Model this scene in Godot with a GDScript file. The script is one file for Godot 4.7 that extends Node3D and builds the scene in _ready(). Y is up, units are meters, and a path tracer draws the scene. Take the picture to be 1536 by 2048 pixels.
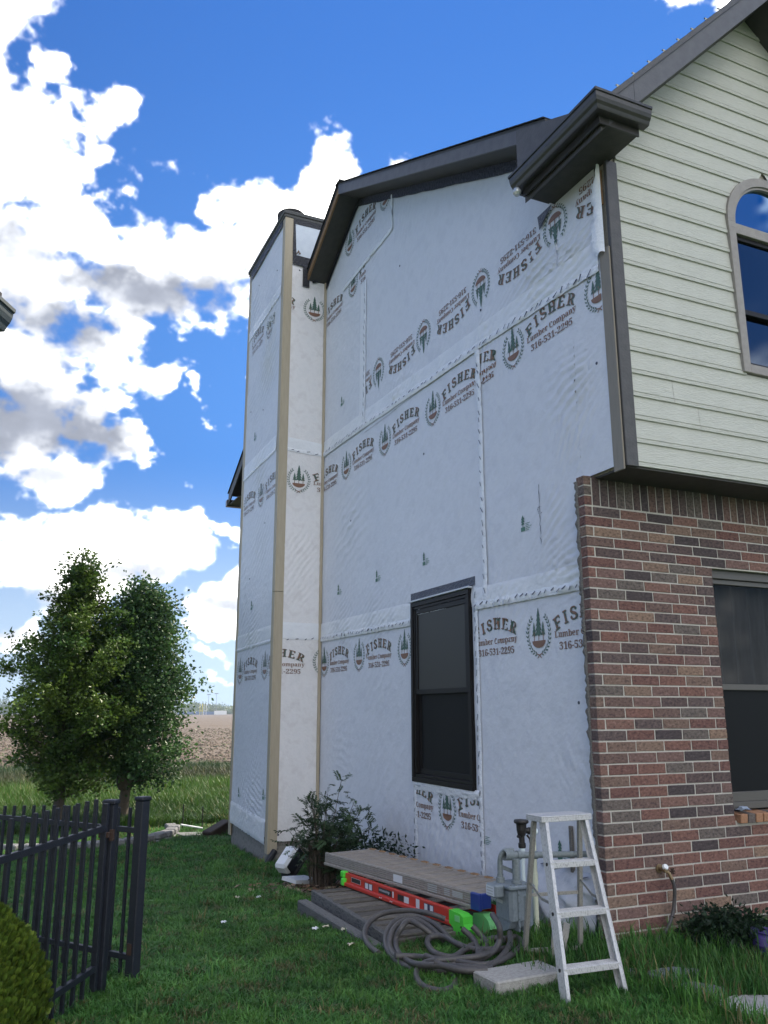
extends Node3D
# A house side wrapped in white building paper, seen from the lawn between two houses. y up, metres; the camera stands at (0, 1.5, 0).

var M := {}
var rng := RandomNumberGenerator.new()
var used := {}
var fine := FastNoiseLite.new()
var house: Node3D
var far_green := []

const HOSE := [
	[2.330, 0.022, -5.239, 2.349, 0.022, -5.433, 2.392, 0.042, -5.608, 2.479, 0.072, -5.751, 2.580, 0.112, -5.791, 2.680, 0.142, -5.724, 2.780, 0.152, -5.627, 2.840, 0.152, -5.502, 2.923, 0.122, -5.457],
	[2.805, 0.072, -5.172, 2.791, 0.122, -5.337, 2.747, 0.142, -5.470, 2.669, 0.152, -5.518, 2.565, 0.132, -5.496, 2.468, 0.092, -5.412, 2.404, 0.052, -5.288, 2.381, 0.022, -5.155, 2.362, 0.022, -4.978, 2.390, 0.022, -4.845, 2.467, 0.032, -4.738, 2.560, 0.042, -4.655, 2.710, 0.052, -4.609],
	[2.758, 0.072, -5.167, 2.717, 0.132, -5.337, 2.660, 0.152, -5.415, 2.565, 0.142, -5.417, 2.459, 0.102, -5.329, 2.415, 0.052, -5.257, 2.381, 0.032, -5.089, 2.394, 0.022, -4.953, 2.407, 0.042, -4.799, 2.514, 0.062, -4.702, 2.613, 0.072, -4.584, 2.715, 0.072, -4.506],
	[2.721, 0.082, -5.219, 2.644, 0.142, -5.265, 2.598, 0.162, -5.349, 2.518, 0.142, -5.295, 2.475, 0.072, -5.297, 2.423, 0.042, -5.148, 2.393, 0.042, -4.972, 2.385, 0.062, -4.793, 2.457, 0.082, -4.657, 2.532, 0.082, -4.528, 2.655, 0.082, -4.462],
	[3.106, 0.072, -4.903, 3.045, 0.102, -4.952, 2.923, 0.082, -4.994, 2.771, 0.072, -4.919, 2.642, 0.062, -4.843, 2.568, 0.072, -4.916, 2.611, 0.072, -5.105, 2.666, 0.082, -5.204, 2.719, 0.092, -5.201, 2.760, 0.092, -5.142, 2.771, 0.082, -5.012, 2.819, 0.072, -4.910, 2.919, 0.082, -4.808, 3.077, 0.062, -4.860],
	[2.535, 0.022, -4.652, 2.502, 0.022, -4.557, 2.429, 0.022, -4.465, 2.351, 0.022, -4.436, 2.305, 0.022, -4.494, 2.300, 0.022, -4.601, 2.349, 0.022, -4.748, 2.396, 0.042, -4.804, 2.445, 0.062, -4.809, 2.491, 0.082, -4.750, 2.612, 0.082, -4.728, 2.744, 0.092, -4.693, 2.952, 0.082, -4.805],
	[2.952, 0.262, -4.881, 2.927, 0.222, -4.767, 2.931, 0.142, -4.772, 2.864, 0.092, -4.742, 2.751, 0.072, -4.706, 2.635, 0.062, -4.711, 2.547, 0.062, -4.763, 2.484, 0.072, -4.897],
	[3.124, 0.122, -4.958, 3.026, 0.102, -4.807, 2.877, 0.082, -4.663, 2.766, 0.072, -4.588, 2.623, 0.062, -4.546, 2.508, 0.072, -4.600, 2.441, 0.092, -4.687],
	[2.336, 0.062, -5.007, 2.458, 0.052, -4.981, 2.527, 0.062, -4.850, 2.597, 0.072, -4.732, 2.690, 0.072, -4.602, 2.837, 0.072, -4.621, 3.059, 0.072, -4.775, 3.158, 0.082, -4.886, 3.167, 0.092, -4.968, 3.034, 0.102, -4.905],
	[2.857, 0.142, -5.097, 2.892, 0.092, -5.015, 2.839, 0.072, -4.876, 2.746, 0.062, -4.727],
	[2.910, 0.162, -5.062, 2.951, 0.102, -5.009, 2.930, 0.082, -4.914, 2.805, 0.072, -4.796, 2.677, 0.072, -4.695],
]

func _ready() -> void:
	rng.seed = 20240607
	fine.seed = 3
	fine.frequency = 1.0
	fine.fractal_octaves = 3
	var cam := Camera3D.new()
	cam.name = "camera"
	cam.position = Vector3(0, 1.5, 0)
	cam.rotation = Vector3(deg_to_rad(13.4415), deg_to_rad(-24.3617), deg_to_rad(-0.0758))
	cam.fov = 63.0945
	cam.near = 0.05
	cam.far = 4000.0
	add_child(cam)
	var env := Environment.new()
	env.background_mode = Environment.BG_SKY
	env.sky = Sky.new()
	var pano := PanoramaSkyMaterial.new()
	pano.panorama = ImageTexture.create_from_image(make_sky())
	env.sky.sky_material = pano
	env.background_energy_multiplier = 1.0
	env.tonemap_mode = Environment.TONE_MAPPER_LINEAR
	env.tonemap_exposure = 1.95
	env.sdfgi_enabled = true
	env.ssao_enabled = true
	env.ssil_enabled = true
	env.fog_enabled = true
	env.fog_density = 0.0004
	env.fog_light_color = Color(.80, .87, .95)
	var we := WorldEnvironment.new()
	we.name = "environment"
	we.environment = env
	add_child(we)
	var sun := DirectionalLight3D.new()
	sun.name = "sun"
	var az := deg_to_rad(68.0)
	var el := deg_to_rad(42.0)
	var to_sun := Vector3(sin(az) * cos(el), sin(el), -cos(az) * cos(el))
	sun.look_at_from_position(Vector3.ZERO, -to_sun)
	sun.light_color = Color(1.0, .95, .87)
	sun.light_energy = 1.5
	sun.light_angular_distance = 0.5
	sun.shadow_enabled = true
	add_child(sun)
	materials()
	terrain()
	build_house()
	neighbour()
	build_trees()
	build_fence()
	build_yard_things()
	build_far()
	build_grass()


func hgt(x: float, z: float) -> float:
	# the lawn falls gently away along the wall and levels out behind the house
	var y := 0.0
	if z < -5.0:
		y = lerpf(0.0, -.34, smoothstep(0.0, 1.0, clampf((-5.0 - z) / 5.5, 0, 1)) * .55 + .45 * clampf((-5.0 - z) / 5.5, 0, 1))
	if z < -10.5:
		y = lerpf(-.34, -.44, clampf((-10.5 - z) / 4.5, 0, 1))
	return y + .012 * sin(x * 1.7 + z * .9) + .008 * sin(x * 3.1 - z * 2.3)


# ---------------------------------------------------------------- mesh building
class MB:
	var v := PackedVector3Array()
	var n := PackedVector3Array()
	var uv := PackedVector2Array()
	var c := PackedColorArray()
	var ix := PackedInt32Array()
	var x := Transform3D()
	var col := Color.WHITE
	var colored := false

	func vert(p: Vector3, nn: Vector3) -> int:
		v.append(x * p)
		n.append((x.basis * nn).normalized())
		uv.append(Vector2(p.x + p.z, p.y))
		c.append(col)
		return v.size() - 1

	func tri(a: Vector3, b: Vector3, d: Vector3) -> void:
		var nn := (d - a).cross(b - a)
		if nn.length_squared() < 1e-16:
			return
		nn = nn.normalized()
		var k := vert(a, nn)
		vert(b, nn)
		vert(d, nn)
		ix.append_array(PackedInt32Array([k, k + 1, k + 2]))

	func quad(a: Vector3, b: Vector3, d: Vector3, e: Vector3) -> void:
		var nn := (d - a).cross(b - e)
		if nn.length_squared() < 1e-16:
			nn = (d - a).cross(b - a)
		if nn.length_squared() < 1e-16:
			return
		nn = nn.normalized()
		var k := vert(a, nn)
		vert(b, nn)
		vert(d, nn)
		vert(e, nn)
		ix.append_array(PackedInt32Array([k, k + 1, k + 2, k, k + 2, k + 3]))

	func box(lo: Vector3, hi: Vector3, ch := 0.0) -> void:
		var m := (hi - lo) * 0.5
		var o := (lo + hi) * 0.5
		ch = minf(ch, minf(m.x, minf(m.y, m.z)) * 0.9)
		for ax in 3:
			for s in [-1.0, 1.0]:
				var a := Vector3.ZERO
				var b := Vector3.ZERO
				var d := Vector3.ZERO
				a[ax] = s * m[ax]
				b[(ax + 1) % 3] = m[(ax + 1) % 3] - ch
				d[(ax + 2) % 3] = m[(ax + 2) % 3] - ch
				if s > 0:
					quad(o + a - b - d, o + a - b + d, o + a + b + d, o + a + b - d)
				else:
					quad(o + a - b - d, o + a + b - d, o + a + b + d, o + a - b + d)
		if ch <= 0.0:
			return
		for ax in 3:
			var p := (ax + 1) % 3
			var q := (ax + 2) % 3
			for s in [-1.0, 1.0]:
				for t in [-1.0, 1.0]:
					var e := Vector3.ZERO
					e[ax] = m[ax] - ch
					var f := Vector3.ZERO
					f[p] = s * m[p]
					f[q] = t * (m[q] - ch)
					var g := Vector3.ZERO
					g[p] = s * (m[p] - ch)
					g[q] = t * m[q]
					if s * t > 0:
						quad(o + f - e, o + f + e, o + g + e, o + g - e)
					else:
						quad(o + f - e, o + g - e, o + g + e, o + f + e)
		for sx in [-1.0, 1.0]:
			for sy in [-1.0, 1.0]:
				for sz in [-1.0, 1.0]:
					var s3 := Vector3(sx, sy, sz)
					var a := s3 * Vector3(m.x, m.y - ch, m.z - ch)
					var b := s3 * Vector3(m.x - ch, m.y, m.z - ch)
					var d := s3 * Vector3(m.x - ch, m.y - ch, m.z)
					if sx * sy * sz > 0:
						tri(o + a, o + d, o + b)
					else:
						tri(o + a, o + b, o + d)

	func beam(a: Vector3, b: Vector3, w: float, h: float, up := Vector3.UP, ch := 0.0) -> void:
		# a bar from a to b, w across and h along «up»
		var d := (b - a)
		var l := d.length()
		d /= l
		if absf(d.dot(up)) > 0.999:
			up = Vector3(0, 0, 1) if absf(d.z) < 0.9 else Vector3(1, 0, 0)
		var side := d.cross(up).normalized()
		var u2 := side.cross(d).normalized()
		var keep := x
		x = keep * Transform3D(Basis(side, u2, -d), a)
		box(Vector3(-w / 2, -h / 2, -l), Vector3(w / 2, h / 2, 0), ch)
		x = keep

	func grid(rows: Array, closed := false, flat := false) -> void:
		# rows of points joined into a skin
		var nr := rows.size()
		var nc: int = rows[0].size()
		if flat:
			for r in nr - 1:
				for k in (nc if closed else nc - 1):
					quad(rows[r][k], rows[r][(k + 1) % nc], rows[r + 1][(k + 1) % nc], rows[r + 1][k])
			return
		var nn := PackedVector3Array()
		nn.resize(nr * nc)
		for r in nr - 1:
			var ra: PackedVector3Array = rows[r]
			var rb: PackedVector3Array = rows[r + 1]
			for k in (nc if closed else nc - 1):
				var k2 := (k + 1) % nc
				var f := (rb[k2] - ra[k]).cross(ra[k2] - rb[k])
				nn[r * nc + k] += f
				nn[r * nc + k2] += f
				nn[(r + 1) * nc + k] += f
				nn[(r + 1) * nc + k2] += f
		var at := v.size()
		for r in nr:
			for k in nc:
				var q: Vector3 = nn[r * nc + k]
				vert(rows[r][k], q.normalized() if q.length_squared() > 0.0 else Vector3.UP)
		for r in nr - 1:
			for k in (nc if closed else nc - 1):
				var k2 := (k + 1) % nc
				var a := at + r * nc + k
				var b := at + r * nc + k2
				ix.append_array(PackedInt32Array([a, b, b + nc, a, b + nc, a + nc]))

	func tube(path: PackedVector3Array, r0: float, r1: float, sides := 8, caps := true) -> void:
		var rows := []
		var t0 := (path[1] - path[0]).normalized()
		var u := t0.cross(Vector3.UP if absf(t0.y) < 0.9 else Vector3.RIGHT).normalized()
		for k in path.size():
			var t := (path[mini(k + 1, path.size() - 1)] - path[maxi(k - 1, 0)]).normalized()
			u = (u - t * u.dot(t)).normalized()
			var w := t.cross(u)
			var r := lerpf(r0, r1, float(k) / (path.size() - 1))
			var row := PackedVector3Array()
			for s in sides:
				var a := TAU * s / sides
				row.append(path[k] + (u * cos(a) + w * sin(a)) * r)
			rows.append(row)
		grid(rows, true)
		if caps:
			for e in 2:
				var row: PackedVector3Array = rows[0 if e == 0 else -1]
				var mid := path[0 if e == 0 else path.size() - 1]
				for s in sides:
					if e == 0:
						tri(mid, row[(s + 1) % sides], row[s])
					else:
						tri(mid, row[s], row[(s + 1) % sides])

	func lathe(profile: Array, at: Vector3, axis := Vector3.UP, sides := 16) -> void:
		# profile of (radius, height) pairs; each segment keeps its own edge
		var u := axis.cross(Vector3.RIGHT if absf(axis.x) < 0.9 else Vector3.UP).normalized()
		var w := axis.cross(u)
		for k in profile.size() - 1:
			var rows := []
			for e in 2:
				var p: Vector2 = profile[k + e]
				var row := PackedVector3Array()
				for s in sides:
					var a := TAU * s / sides
					row.append(at + axis * p.y + (u * cos(a) + w * sin(a)) * p.x)
				rows.append(row)
			grid(rows, true)

	func prism(poly: PackedVector2Array, o: Vector3, ua: Vector3, va: Vector3, ext: Vector3) -> void:
		var t := Geometry2D.triangulate_polygon(poly)
		var flip := ua.cross(va).dot(ext) > 0
		for k in range(0, t.size(), 3):
			var p := []
			for j in 3:
				p.append(o + ua * poly[t[k + j]].x + va * poly[t[k + j]].y)
			# keep both caps facing outwards
			var up: bool = (p[2] - p[0]).cross(p[1] - p[0]).dot(ext) > 0
			if up:
				tri(p[0] + ext, p[1] + ext, p[2] + ext)
				tri(p[0], p[2], p[1])
			else:
				tri(p[0] + ext, p[2] + ext, p[1] + ext)
				tri(p[0], p[1], p[2])
		var area := 0.0
		for k in poly.size():
			area += poly[k].cross(poly[(k + 1) % poly.size()])
		for k in poly.size():
			var a := o + ua * poly[k].x + va * poly[k].y
			var b2 := poly[(k + 1) % poly.size()]
			var b := o + ua * b2.x + va * b2.y
			if (area > 0) == flip:
				quad(a, a + ext, b + ext, b)
			else:
				quad(a, b, b + ext, a + ext)

	func mesh() -> ArrayMesh:
		var arr := []
		arr.resize(Mesh.ARRAY_MAX)
		arr[Mesh.ARRAY_VERTEX] = v
		arr[Mesh.ARRAY_NORMAL] = n
		arr[Mesh.ARRAY_TEX_UV] = uv
		if colored:
			arr[Mesh.ARRAY_COLOR] = c
		arr[Mesh.ARRAY_INDEX] = ix
		var m := ArrayMesh.new()
		m.add_surface_from_arrays(Mesh.PRIMITIVE_TRIANGLES, arr)
		return m


func numbered(called: String, parent: Node) -> String:
	var key := str(parent.get_instance_id()) + called
	var k: int = used.get(key, 0)
	used[key] = k + 1
	return called if k == 0 else "%s_%03d" % [called, k]


func origin_of(parent: Node) -> Vector3:
	var o := Vector3.ZERO
	var p := parent
	while p != self and p is Node3D:
		o += p.position
		p = p.get_parent()
	return o


func put(called: String, b: MB, m: Material, parent: Node = self) -> MeshInstance3D:
	# commits world-space geometry as one named mesh under parent
	var o := MeshInstance3D.new()
	o.name = numbered(called, parent)
	o.mesh = b.mesh()
	o.material_override = m
	parent.add_child(o, true)
	if parent != self:
		o.position = -origin_of(parent)
	return o


func place(called: String, mesh: Mesh, m: Material, parent: Node, t: Transform3D) -> MeshInstance3D:
	# a shared mesh at its own place
	var o := MeshInstance3D.new()
	o.name = numbered(called, parent)
	o.mesh = mesh
	o.material_override = m
	parent.add_child(o, true)
	o.transform = Transform3D(t.basis, t.origin - origin_of(parent))
	return o


func tag(o: Node, label: String, category := "", group := "", kind := "") -> Node:
	if label:
		o.set_meta("label", label)
	if category:
		o.set_meta("category", category)
	if group:
		o.set_meta("group", group)
	if kind:
		o.set_meta("kind", kind)
	return o


func thing(called: String, at: Vector3, label: String, category: String, group := "") -> Node3D:
	var o := Node3D.new()
	o.name = numbered(called, self)
	add_child(o, true)
	o.position = at
	tag(o, label, category, group)
	return o


func copies(called: String, mesh: Mesh, m: Material, places: Array, cols: Array, parent: Node = self) -> MultiMeshInstance3D:
	var mm := MultiMesh.new()
	mm.transform_format = MultiMesh.TRANSFORM_3D
	mm.use_colors = cols.size() > 0
	mm.mesh = mesh
	mm.instance_count = places.size()
	for k in places.size():
		mm.set_instance_transform(k, places[k])
		if cols.size():
			mm.set_instance_color(k, cols[k])
	var o := MultiMeshInstance3D.new()
	o.name = numbered(called, parent)
	o.multimesh = mm
	o.material_override = m
	parent.add_child(o, true)
	if parent != self:
		o.position = -origin_of(parent)
	o.set_meta("kind", "stuff")
	return o


# ---------------------------------------------------------------- materials
func lin(r: float, g: float, b: float) -> Color:
	return Color(r, g, b).linear_to_srgb()


func noise_tex(cols: Array, freq: float, octaves := 4, size := 512, seed_ := 1, offs: Array = []) -> NoiseTexture2D:
	var n := FastNoiseLite.new()
	n.seed = seed_
	n.frequency = freq
	n.fractal_octaves = octaves
	n.fractal_gain = 0.55
	var t := NoiseTexture2D.new()
	t.width = size
	t.height = size
	t.seamless = true
	t.noise = n
	if cols.size():
		var g := Gradient.new()
		var o := PackedFloat32Array()
		var c := PackedColorArray()
		for k in cols.size():
			o.append(offs[k] if offs.size() else 0.2 + 0.6 * k / maxf(1.0, cols.size() - 1))
			c.append(cols[k])
		g.offsets = o
		g.colors = c
		t.color_ramp = g
	return t


func solid(called: String, c: Color, rough: float, metal := 0.0, spec := 0.5) -> StandardMaterial3D:
	var m := StandardMaterial3D.new()
	m.resource_name = called
	m.albedo_color = c
	m.roughness = rough
	m.metallic = metal
	m.metallic_specular = spec
	M[called] = m
	return m


var bumps := {}

func bump_tex(freq: float) -> NoiseTexture2D:
	if not bumps.has(freq):
		bumps[freq] = noise_tex([], freq, 4, 512, 50 + bumps.size())
	return bumps[freq]


func mottled(called: String, cols: Array, freq: float, scale: Vector3, rough: float, bump := 0.0, bump_freq := 0.05, seed_ := 1, world := false, offs: Array = []) -> StandardMaterial3D:
	var m := solid(called, Color.WHITE, rough)
	m.albedo_texture = noise_tex(cols, freq, 5, 512, seed_, offs)
	m.uv1_triplanar = true
	m.uv1_world_triplanar = world
	m.uv1_scale = scale
	if bump != 0.0:
		m.heightmap_enabled = true
		m.heightmap_texture = bump_tex(bump_freq)
		m.heightmap_scale = bump
	return m


func materials() -> void:
	# building wrap and boards
	var w := mottled("wrap", [lin(.67, .69, .74), lin(.715, .735, .785), lin(.69, .71, .76)], .01, Vector3.ONE * .6, .42, .35, .03, 3)
	w.metallic_specular = .35
	w.backlight_enabled = false
	mottled("wrap_double", [lin(.75, .77, .80), lin(.81, .825, .85)], .01, Vector3.ONE * .6, .36, .3, .04, 4)
	mottled("wrap_lit_face", [lin(.72, .70, .70), lin(.79, .775, .775), lin(.75, .74, .745)], .012, Vector3.ONE * .7, .5, .3, .05, 5)  # same wrap, lit copy: paler and pinker for the chimney front's light
	mottled("tape", [lin(.78, .80, .835), lin(.86, .88, .91)], .02, Vector3.ONE * 1.3, .25, .4, .05, 6)
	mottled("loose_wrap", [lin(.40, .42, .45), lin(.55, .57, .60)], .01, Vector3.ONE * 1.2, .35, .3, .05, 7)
	var pm := solid("print", Color.WHITE, .55)
	pm.vertex_color_use_as_albedo = true
	solid("staple", lin(.05, .06, .10), .5)
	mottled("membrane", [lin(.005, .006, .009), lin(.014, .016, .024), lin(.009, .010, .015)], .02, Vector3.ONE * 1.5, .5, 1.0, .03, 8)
	mottled("membrane_blue", [lin(.03, .036, .055), lin(.10, .115, .15), lin(.05, .058, .085)], .03, Vector3(1.2, 3, 1.2), .35, 1.0, .03, 9)
	mottled("pale_board", [lin(.56, .63, .72), lin(.62, .69, .77)], .01, Vector3.ONE, .3, 0.0, .05, 10)
	mottled("sheathing", [lin(.30, .27, .22), lin(.38, .35, .29)], .03, Vector3.ONE * 2, .8, .3, .05, 11)
	# trim and siding
	mottled("taupe", [lin(.40, .345, .25), lin(.44, .38, .28)], .02, Vector3(2, .3, 2), .6, .12, .05, 12)
	mottled("taupe_dark", [lin(.23, .205, .165), lin(.26, .23, .185)], .02, Vector3(2, .3, 2), .6, .12, .05, 13)
	mottled("dark_trim", [lin(.058, .056, .054), lin(.075, .072, .069)], .015, Vector3.ONE * 1.2, .5, .12, .06, 14)
	mottled("dark_soffit", [lin(.045, .043, .036), lin(.06, .057, .048)], .012, Vector3.ONE * 1.5, .6, .1, .06, 15)
	mottled("grey_fascia", [lin(.085, .086, .094), lin(.105, .106, .114)], .012, Vector3.ONE * 1.2, .55, .1, .06, 16)
	mottled("gutter", [lin(.036, .034, .031), lin(.048, .045, .041)], .01, Vector3.ONE * 1.5, .28, .05, .03, 17)
	mottled("raw_wood", [lin(.20, .115, .05), lin(.30, .18, .085), lin(.15, .08, .035)], .03, Vector3(4, 4, .6), .75, .3, .06, 18)
	mottled("siding", [lin(.495, .50, .44), lin(.55, .555, .495), lin(.515, .52, .46)], .018, Vector3(.35, 4.0, 4.0), .62, .35, .06, 19)
	mottled("casing", [lin(.27, .245, .22), lin(.31, .285, .255)], .015, Vector3.ONE * 1.5, .5, .1, .06, 20)
	mottled("shingle", [lin(.012, .012, .013), lin(.035, .034, .034), lin(.02, .02, .021)], .09, Vector3.ONE * 3, .9, .6, .15, 21)
	solid("bronze", lin(.009, .008, .008), .45, 0.0, .35)
	solid("bronze_grey", lin(.10, .093, .083), .45)
	solid("spotlight_glass", lin(.55, .57, .58), .12, .3)
	# glass and what stands behind it
	var g := solid("pane", Color(.03, .035, .04, .10), .03)
	g.transparency = BaseMaterial3D.TRANSPARENCY_ALPHA
	g.metallic_specular = .22
	solid("coated_pane", lin(.20, .30, .40), .02, 1.0)
	solid("coated_dark", lin(.085, .105, .13), .05, 1.0)
	solid("screen_dark", lin(.013, .014, .015), .45, 0.0, .22)
	solid("screen_upper", lin(.050, .050, .046), .35, 0.0, .3)
	solid("room_dark", lin(.02, .02, .02), .9)
	mottled("curtain", [lin(.022, .022, .022), lin(.04, .04, .04)], .02, Vector3(3, .4, 3), .9, 0.0, .05, 22)
	# masonry
	mottled("mortar", [lin(.48, .45, .40), lin(.62, .59, .53), lin(.55, .52, .465)], .05, Vector3.ONE * 3, .9, .5, .12, 23, true)
	mottled("mortar_dark", [lin(.16, .145, .125), lin(.30, .28, .25), lin(.10, .09, .08)], .05, Vector3.ONE * 3, .95, 1.2, .08, 24, true)
	var tones := [
		[.225, .112, .088], [.185, .092, .076], [.215, .140, .108], [.125, .085, .079], [.082, .062, .063], [.255, .170, .125],
		[.205, .122, .104], [.175, .110, .092], [.16, .130, .112], [.235, .130, .102], [.29, .19, .135], [.135, .096, .090]]
	for k in tones.size():
		var t: Array = tones[k]
		var a := Vector3(t[0], t[1], t[2])
		var d := a * .52 + Vector3(.004, .004, .008)
		var l := a * 1.28 + Vector3(.02, .02, .02)
		mottled("brick_%d" % k, [lin(d.x, d.y, d.z), lin(a.x, a.y, a.z), lin(a.x, a.y, a.z), lin(l.x, l.y, l.z)], .016, Vector3(3.2, 5, 4), .86, .5, .1, 30 + k, true)
	mottled("brick_sill", [lin(.34, .17, .09), lin(.44, .24, .14)], .03, Vector3.ONE * 3, .85, .4, .1, 46, true)
	mottled("concrete", [lin(.17, .165, .15), lin(.27, .26, .235), lin(.22, .21, .19)], .02, Vector3(1.2, 1.0, 1.2), .88, .5, .12, 47, true)
	mottled("concrete_stained", [lin(.13, .115, .095), lin(.25, .24, .22), lin(.10, .07, .055)], .015, Vector3(2.2, .8, 2.2), .9, .5, .12, 48, true)
	mottled("concrete_block", [lin(.30, .29, .27), lin(.40, .39, .365)], .03, Vector3.ONE * 2, .9, .4, .12, 49, true)
	mottled("stone_grey", [lin(.10, .105, .11), lin(.24, .245, .25), lin(.16, .16, .16)], .025, Vector3.ONE * 2, .88, .8, .1, 51, true)
	mottled("slate", [lin(.09, .10, .125), lin(.17, .175, .195), lin(.13, .135, .15)], .03, Vector3.ONE * 2, .6, .5, .1, 52, true)
	# wood and metal of the things on the ground
	mottled("weathered", [lin(.075, .068, .058), lin(.20, .185, .16), lin(.12, .11, .095)], .02, Vector3(.8, 9, 7), .85, .5, .08, 53)
	mottled("weathered_dark", [lin(.05, .047, .042), lin(.13, .12, .105), lin(.08, .074, .066)], .02, Vector3(.8, 9, 7), .85, .5, .08, 68)
	mottled("weathered_rail", [lin(.085, .088, .09), lin(.17, .17, .165), lin(.06, .065, .07)], .015, Vector3(9, 5, 1), .85, .5, .08, 54)
	mottled("slat", [lin(.17, .15, .125), lin(.36, .32, .28), lin(.26, .23, .20)], .02, Vector3(.8, 7, 9), .7, .35, .08, 55)
	mottled("plank_rail", [lin(.19, .17, .145), lin(.30, .275, .245), lin(.24, .215, .185)], .02, Vector3(3, 5, .8), .5, .1, .08, 56)
	mottled("old_alu", [lin(.33, .33, .335), lin(.60, .60, .60), lin(.48, .48, .48)], .04, Vector3(4, 1.5, 4), .42, .15, .1, 57)
	M["old_alu"].metallic = .15
	mottled("rear_alu", [lin(.22, .21, .19), lin(.36, .345, .31), lin(.28, .265, .24)], .04, Vector3(4, 1.5, 4), .5, .15, .1, 58)
	solid("red_fiberglass", lin(.50, .035, .018), .35)
	solid("lime", lin(.09, .62, .05), .4)
	solid("lime_pale", lin(.20, .62, .22), .35)
	solid("label_white", lin(.62, .66, .70), .5)
	solid("label_black", lin(.015, .015, .016), .45)
	solid("label_navy", lin(.03, .035, .09), .45)
	solid("blue_plastic", lin(.012, .035, .22), .4)
	mottled("meter_grey", [lin(.15, .185, .21), lin(.20, .235, .26), lin(.17, .205, .23)], .02, Vector3.ONE * 2, .55, .2, .1, 59)
	mottled("pipe_grey", [lin(.15, .18, .19), lin(.23, .26, .27)], .03, Vector3.ONE * 3, .55, .2, .1, 60)
	solid("dark_plastic", lin(.018, .015, .014), .45)
	solid("black_plastic", lin(.006, .006, .007), .4)
	solid("pvc", lin(.60, .63, .50), .45)
	solid("pvc_white", lin(.66, .76, .80), .4)
	mottled("hose", [lin(.050, .047, .047), lin(.085, .080, .080)], .03, Vector3.ONE * 4, .5, .1, .1, 61)
	mottled("fence_paint", [lin(.006, .008, .014), lin(.011, .014, .022)], .02, Vector3.ONE * 3, .5, .15, .1, 62)
	solid("rust", lin(.045, .024, .016), .8)
	solid("brass", lin(.25, .18, .10), .45, .6)
	solid("neighbour_gutter", lin(.05, .066, .072), .4)
	solid("label_grey", lin(.40, .43, .43), .5)
	solid("scrap_tan", lin(.52, .47, .34), .7)
	solid("rust_dark", lin(.035, .024, .018), .7)
	mottled("weathered_kerb", [lin(.085, .088, .088), lin(.14, .14, .138), lin(.11, .112, .112)], .02, Vector3(3, 3, .7), .85, .4, .1, 67)
	solid("white_thing", lin(.72, .74, .75), .5)
	solid("purple", lin(.055, .04, .17), .35)
	solid("cloth_blue", lin(.28, .33, .42), .8)
	mottled("debris", [lin(.10, .055, .04), lin(.26, .17, .12), lin(.16, .10, .075)], .05, Vector3.ONE * 4, .9, .5, .1, 63, true)
	# growing things
	mottled("soil", [lin(.026, .055, .016), lin(.045, .085, .026), lin(.034, .068, .020)], .03, Vector3.ONE * 1.2, .95, 2.0, .08, 64, true)
	mottled("field_soil", [lin(.085, .062, .043), lin(.15, .115, .082), lin(.11, .085, .06)], .03, Vector3(.10, .3, .5), .95, 3.0, .08, 65, true)
	mottled("bark", [lin(.07, .055, .042), lin(.16, .13, .10), lin(.045, .035, .028)], .04, Vector3(5, 1.2, 5), .95, 1.5, .06, 66)
	for q in [["leaf", .42, .6], ["grass", .45, .55], ["frond", .55, .4]]:
		var m := solid(q[0], Color.WHITE, q[1])
		m.vertex_color_use_as_albedo = true
		m.backlight_enabled = true
		m.backlight = Color(q[2], q[2], q[2]).linear_to_srgb()
		m.metallic_specular = .35
	var cl := solid("clod", Color.WHITE, .95)
	cl.vertex_color_use_as_albedo = true
	solid("far_blue", lin(.10, .15, .26), .7)
	solid("goal_yellow", lin(.75, .62, .05), .5)
	solid("pole_grey", lin(.22, .24, .28), .6)
	solid("far_white", lin(.72, .72, .70), .7)


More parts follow.
